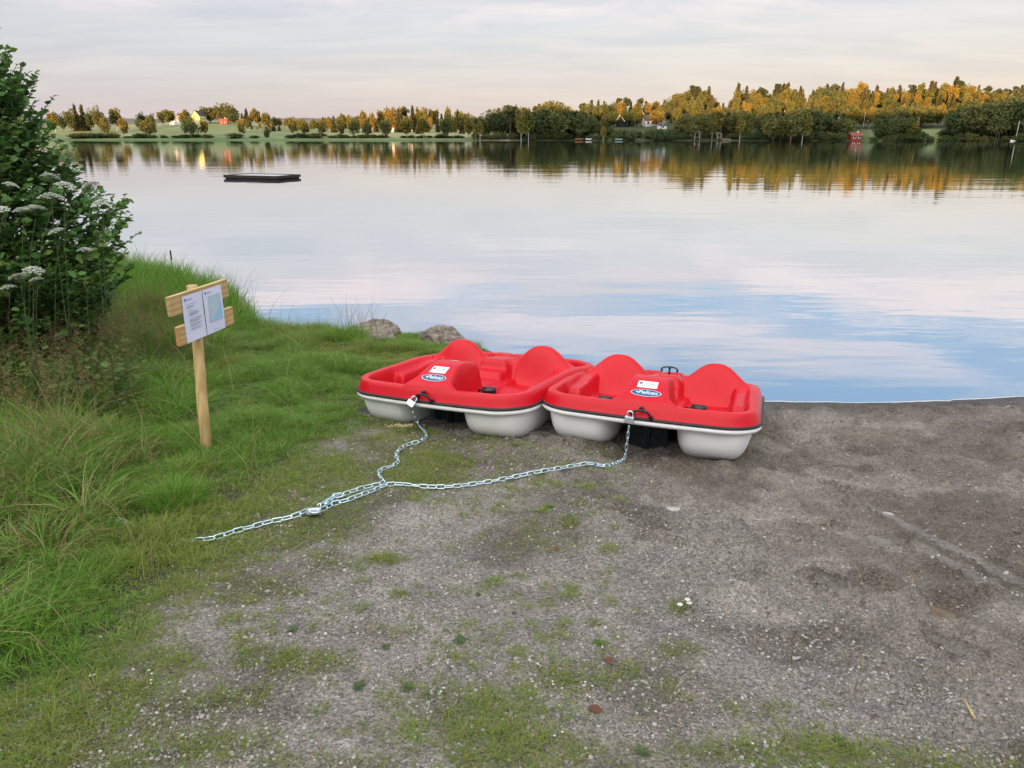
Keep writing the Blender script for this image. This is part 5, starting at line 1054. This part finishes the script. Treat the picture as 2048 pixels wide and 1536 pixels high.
# umbels: (u, v, size) of the flower heads, grouped on plants
def umbel_mesh(seed):
    r2 = np.random.default_rng(seed); P_ = []; m = MB(); n_ = 26
    for k in range(n_):
        a = k * 2.39996; r = math.sqrt((k + .5) / n_); c_ = np.array([math.cos(a) * r, math.sin(a) * r, -.42 * r * r + r2.normal(0, .02)]); m.tube([(0, 0, -1.0), tuple(c_ * np.array([.55, .55, 1]) + np.array([0, 0, -.35])), tuple(c_ - np.array([0, 0, .08]))], .014, 4, False)
        d = r2.normal(size=(34, 3)); d /= np.linalg.norm(d, axis=1)[:, None]; d[:, 2] = np.abs(d[:, 2]) * .6; P_.append(c_ + d * .15)
    st = m.build('rays', M['stem'], None, True); me1 = st.data; bpy.data.objects.remove(st)
    P_ = np.concatenate(P_); g_ = np.random.default_rng(seed); A2 = g_.normal(size=(len(P_), 3)); A2[:, 2] *= .3
    A2 /= np.linalg.norm(A2, axis=1)[:, None]; V, Q = scatter(LQ * np.array([1, 1, 1]) - np.array([0, .5, 0]), LF, P_, A2, np.tile([(0., 0, 1)], (len(P_), 1)) + .5 * A2[::-1], np.full(len(P_), .125)); o = mk('florets', V, [Q], M['flower'], None, False); me2 = o.data; bpy.data.objects.remove(o); return me1, me2
UM = [umbel_mesh(s) for s in (3, 4, 5)]
PL = [((-30, 620), [(0, 415, .062), (22, 366, .055)], 'tall white umbel plant at the left frame edge, upper pair of heads'), ((40, 640), [(40, 416, .06), (66, 412, .075), (102, 388, .085)], 'tall umbel plant with three broad heads before the bush'), ((130, 650), [(100, 349, .06), (131, 366, .07)], 'umbel plant with two heads high in the left part of the bush'), ((205, 650), [(180, 365, .055), (200, 402, .06)], 'umbel plant with two drooping heads near the right side of the bush'), ((90, 680), [(111, 458, .06)], 'single nodding umbel in the middle of the bush'), ((165, 690), [(170, 496, .055)], 'single small umbel low on the bush'), ((50, 740), [(36, 549, .07), (68, 536, .075), (71, 556, .05)], 'umbel plant with three low heads before the bush base'), ((0, 740), [(15, 571, .055), (-25, 560, .06)], 'lowest white umbel at the left frame edge')]
for (fu, fv), heads, lb in PL:
    yp = 4.75 + .25 * rng.random(); f = np.array([(fu - 1024) / F * yp * 1.03, yp, 0]); f[2] = float(zg(f[0], f[1])); e = empty('umbel_plant', tuple(f), 0, lb, 'wildflower', 'white umbel plants before the bush'); st = MB()
    for (u, v, s_) in heads:
        yy = f[1] + rng.uniform(-.12, .12); d = np.array([(u - 1024) / F, CT + (768 - v) / F * ST, -ST + (768 - v) / F * CT]); k = yy / d[1]; q = np.array([0, 0, HC]) + k * d - f
        tilt = Euler((rng.uniform(.05, .3), rng.uniform(-.25, .25), rng.random() * 6.28)); axv = Vector((0, 0, -1)); axv.rotate(tilt); qb = q + np.array(axv) * s_
        st.tube([(0, 0, -.02), tuple(qb * np.array([.25, .25, .5])), tuple(qb * np.array([.7, .7, .85])), tuple(qb)], [.003, .0025, .002, .0016], 6); h_ = empty('flower_head'); h_.parent = e; h_.location = q; h_.rotation_euler = tilt; h_.scale = (s_ * .86,) * 3
        a_, b_ = UM[rng.integers(3)]
        for nm, me in (('rays', a_), ('florets', b_)): o = bpy.data.objects.new(nm, me); col.objects.link(o); o.parent = h_
    st.build('stem', M['stem'], e, True)
# bulrush head
p = at(349, 560, 0); e = empty('bulrush', tuple(p), 0, 'single brown bulrush standing in the water beside the bush', 'bulrush'); m = MB(); zt = .50; m.tube([(0, 0, -.3), (0, 0, zt)], .006, 6); m.build('stem', M['stem'], e, True); m = MB(); m.tube([(0, 0, zt - .17), (0, 0, zt - .16), (0, 0, zt - .02), (0, 0, zt)], [.006, .013, .013, .005], 10); m.build('head', mat('bulrush_brown', (.05, .035, .025), .9, .1), e, True)

# ------------------------------------------------------------------ small plants, leaves and litter on the gravel
def rosette(u, v, r, n_l, label, c0=(.07, .115, .035)):
    p = at(u, v); z = float(zg(p[0], p[1])); a = np.arange(n_l) * 2.4; P_ = np.zeros((n_l, 3)) + np.array([0, 0, .004]); A2 = np.stack([np.cos(a), np.sin(a), np.full(n_l, .22)], 1)
    V, Q = scatter_leaf(P_, A2, np.tile([(0., 0, 1)], (n_l, 1)), r * .62 * (.7 + .5 * rng.random(n_l)), .55); o = mk('rosette_weed', V, [Q], M['leaf'], None, False, np.repeat(np.array([c0]) * (.8 + .4 * rng.random((n_l, 1))), 6, 0)); o.location = (p[0], p[1], z); return tag(o, label, 'weed', 'leafy weeds in the gravel')
for (u, v, r, lb) in ((920, 1280, .055, 'leafy plantain rosette in the gravel right of centre bottom'), (1195, 1285, .05, 'small leafy weed in bare gravel below the pale gravel band'), (715, 1375, .055, 'grey green rosette among moss in the lower left gravel'), (815, 1375, .05, 'broad leaved weed beside a small grass tuft'), (1100, 1020, .05, 'spreading weed in gravel below the boats'), (1285, 1505, .05, 'pale plantain at the bottom grass edge'), (1675, 1485, .045, 'small weed in gravel at the lower right'), (585, 1260, .045, 'narrow leaved weed in the lower left gravel'), (955, 1187, .03, 'tiny weed in the middle gravel'), (90, 1480, .06, 'round leaved weed in the brown grass of the lower left corner'), (770, 1295, .035, 'small dark weed left of the plantain rosette')): rosette(u, v, r, rng.integers(6, 10), lb)
def daisy(u, v, lb, h=.03, s=.016, n_f=3, sp_=.03):
    p = at(u, v); z = float(zg(p[0], p[1])); e = empty('white_flower', (p[0], p[1], z), 0, lb, 'flower', 'small white flowers in the gravel'); st = MB()
    for k in range(n_f):
        q = np.array([rng.normal(0, sp_), rng.normal(0, sp_), h * (.7 + .5 * rng.random())]); st.tube([(0, 0, 0), tuple(q)], .001, 4); a = np.arange(11) * 6.283 / 11
        V, Q = scatter_leaf(np.tile(q, (11, 1)), np.stack([np.cos(a), np.sin(a), 0 * a + .15], 1), np.tile([(0., 0, 1)], (11, 1)), np.full(11, s)); mk('petals', V, [Q], M['flower'], e, False)
    st.build('stem', M['stem'], e, True)
daisy(1366, 1217, 'white daisies on a green tuft in the pale gravel', .03, .014, 3)
for k, (u, v) in enumerate(((900, 1338), (888, 1385), (1107, 1376), (1180, 1378), (1175, 1402), (1065, 1376), (1108, 1470), (1518, 1490), (295, 1358), (305, 1370), (195, 1358), (1075, 1340))): daisy(u, v, 'white clover head ' + ['at the top of the bottom centre grass patch', 'on the left edge of the bottom centre grass patch', 'leftmost of the row above the crumpled leaf', 'second of the row above the crumpled leaf', 'just above the crumpled purple leaf', 'on the small tuft left of the crumpled leaf', 'lowest in the bottom centre grass', 'by the lower right grass strip', 'upper one at the lower left grass mound', 'right one at the lower left grass mound', 'left one at the lower left grass mound', 'in gravel above the small mossy tuft'][k], .022, .0045, 2, .010)
def leaf_litter(u, v, s, lb, c0=(.11, .05, .032)):
    p = at(u, v); z = float(zg(p[0], p[1])); m = mk('dead_leaf', LT * s + np.array([0, 0, 0.004]), [LTF], mat('dead_leaf', c0, .8, .2, noise=(40, .3)), None, False); m.location = (p[0], p[1], z + .004); m.rotation_euler = (rng.uniform(-.3, .3), rng.uniform(-.3, .3), rng.random() * 6.28); tag(m, lb, 'dead leaf')
for (u, v, s, lb) in ((1118, 1096, .05, 'curled red brown leaf in gravel among the small tufts'), (1208, 1322, .045, 'brown leaf on bare gravel below the leafy weed'), (1175, 1418, .06, 'crumpled purple brown leaf at the bottom centre'), (1090, 945, .035, 'red brown leaf beside the long chain'), (1125, 900, .03, 'dark red leaf below the left hull of the right boat'), (1940, 1180, .03, 'brown leaf by the ruts'), (1745, 1443, .02, 'orange leaf scrap in the lower right gravel'), (1030, 1228, .025, 'small tan leaf in the middle gravel')): leaf_litter(u, v, s, lb)
for (u, v, l, a, lb) in ((1930, 1437, .10, 1.5, 'pale splinter of wood lying in the lower right gravel'), (1010, 905, .12, .3, 'thin dry twig between the boats and the long chain'), (600, 1095, .16, .9, 'thin dry stalk lying across the moss right of the chain'), (870, 880, .10, .4, 'short reddish twig beside the wavy chain')):
    p = at(u, v); z = float(zg(p[0], p[1])); m = MB(); d = np.array([math.cos(a), math.sin(a), 0]) * l / 2; m.tube([-d, d * .1 + np.array([0, .01, .012]), d], [.004, .0035, .002] if l == .10 and u > 1900 else [.0022, .002, .001], 6); o = m.build('twig', M['wood'] if u < 1900 else M['board'], None, True); o.location = (p[0], p[1], z + .008); tag(o, lb, 'twig')
p = at(805, 853); z = float(zg(p[0], p[1])); n_ = 70; V, Q = scatter(IV, IF, np.stack([p[0] + rng.normal(0, .06, n_), p[1] + rng.normal(0, .022, n_), np.full(n_, z + .012)], 1), rdir(n_), rdir(n_), .008 + .010 * rng.random(n_))
tag(mk('wood_chips', V, [Q], mat('chips', (.55, .47, .28), .8, .2), None, False), 'scatter of pale yellow chips on the moss under the left boat', 'wood chips', kind='stuff')
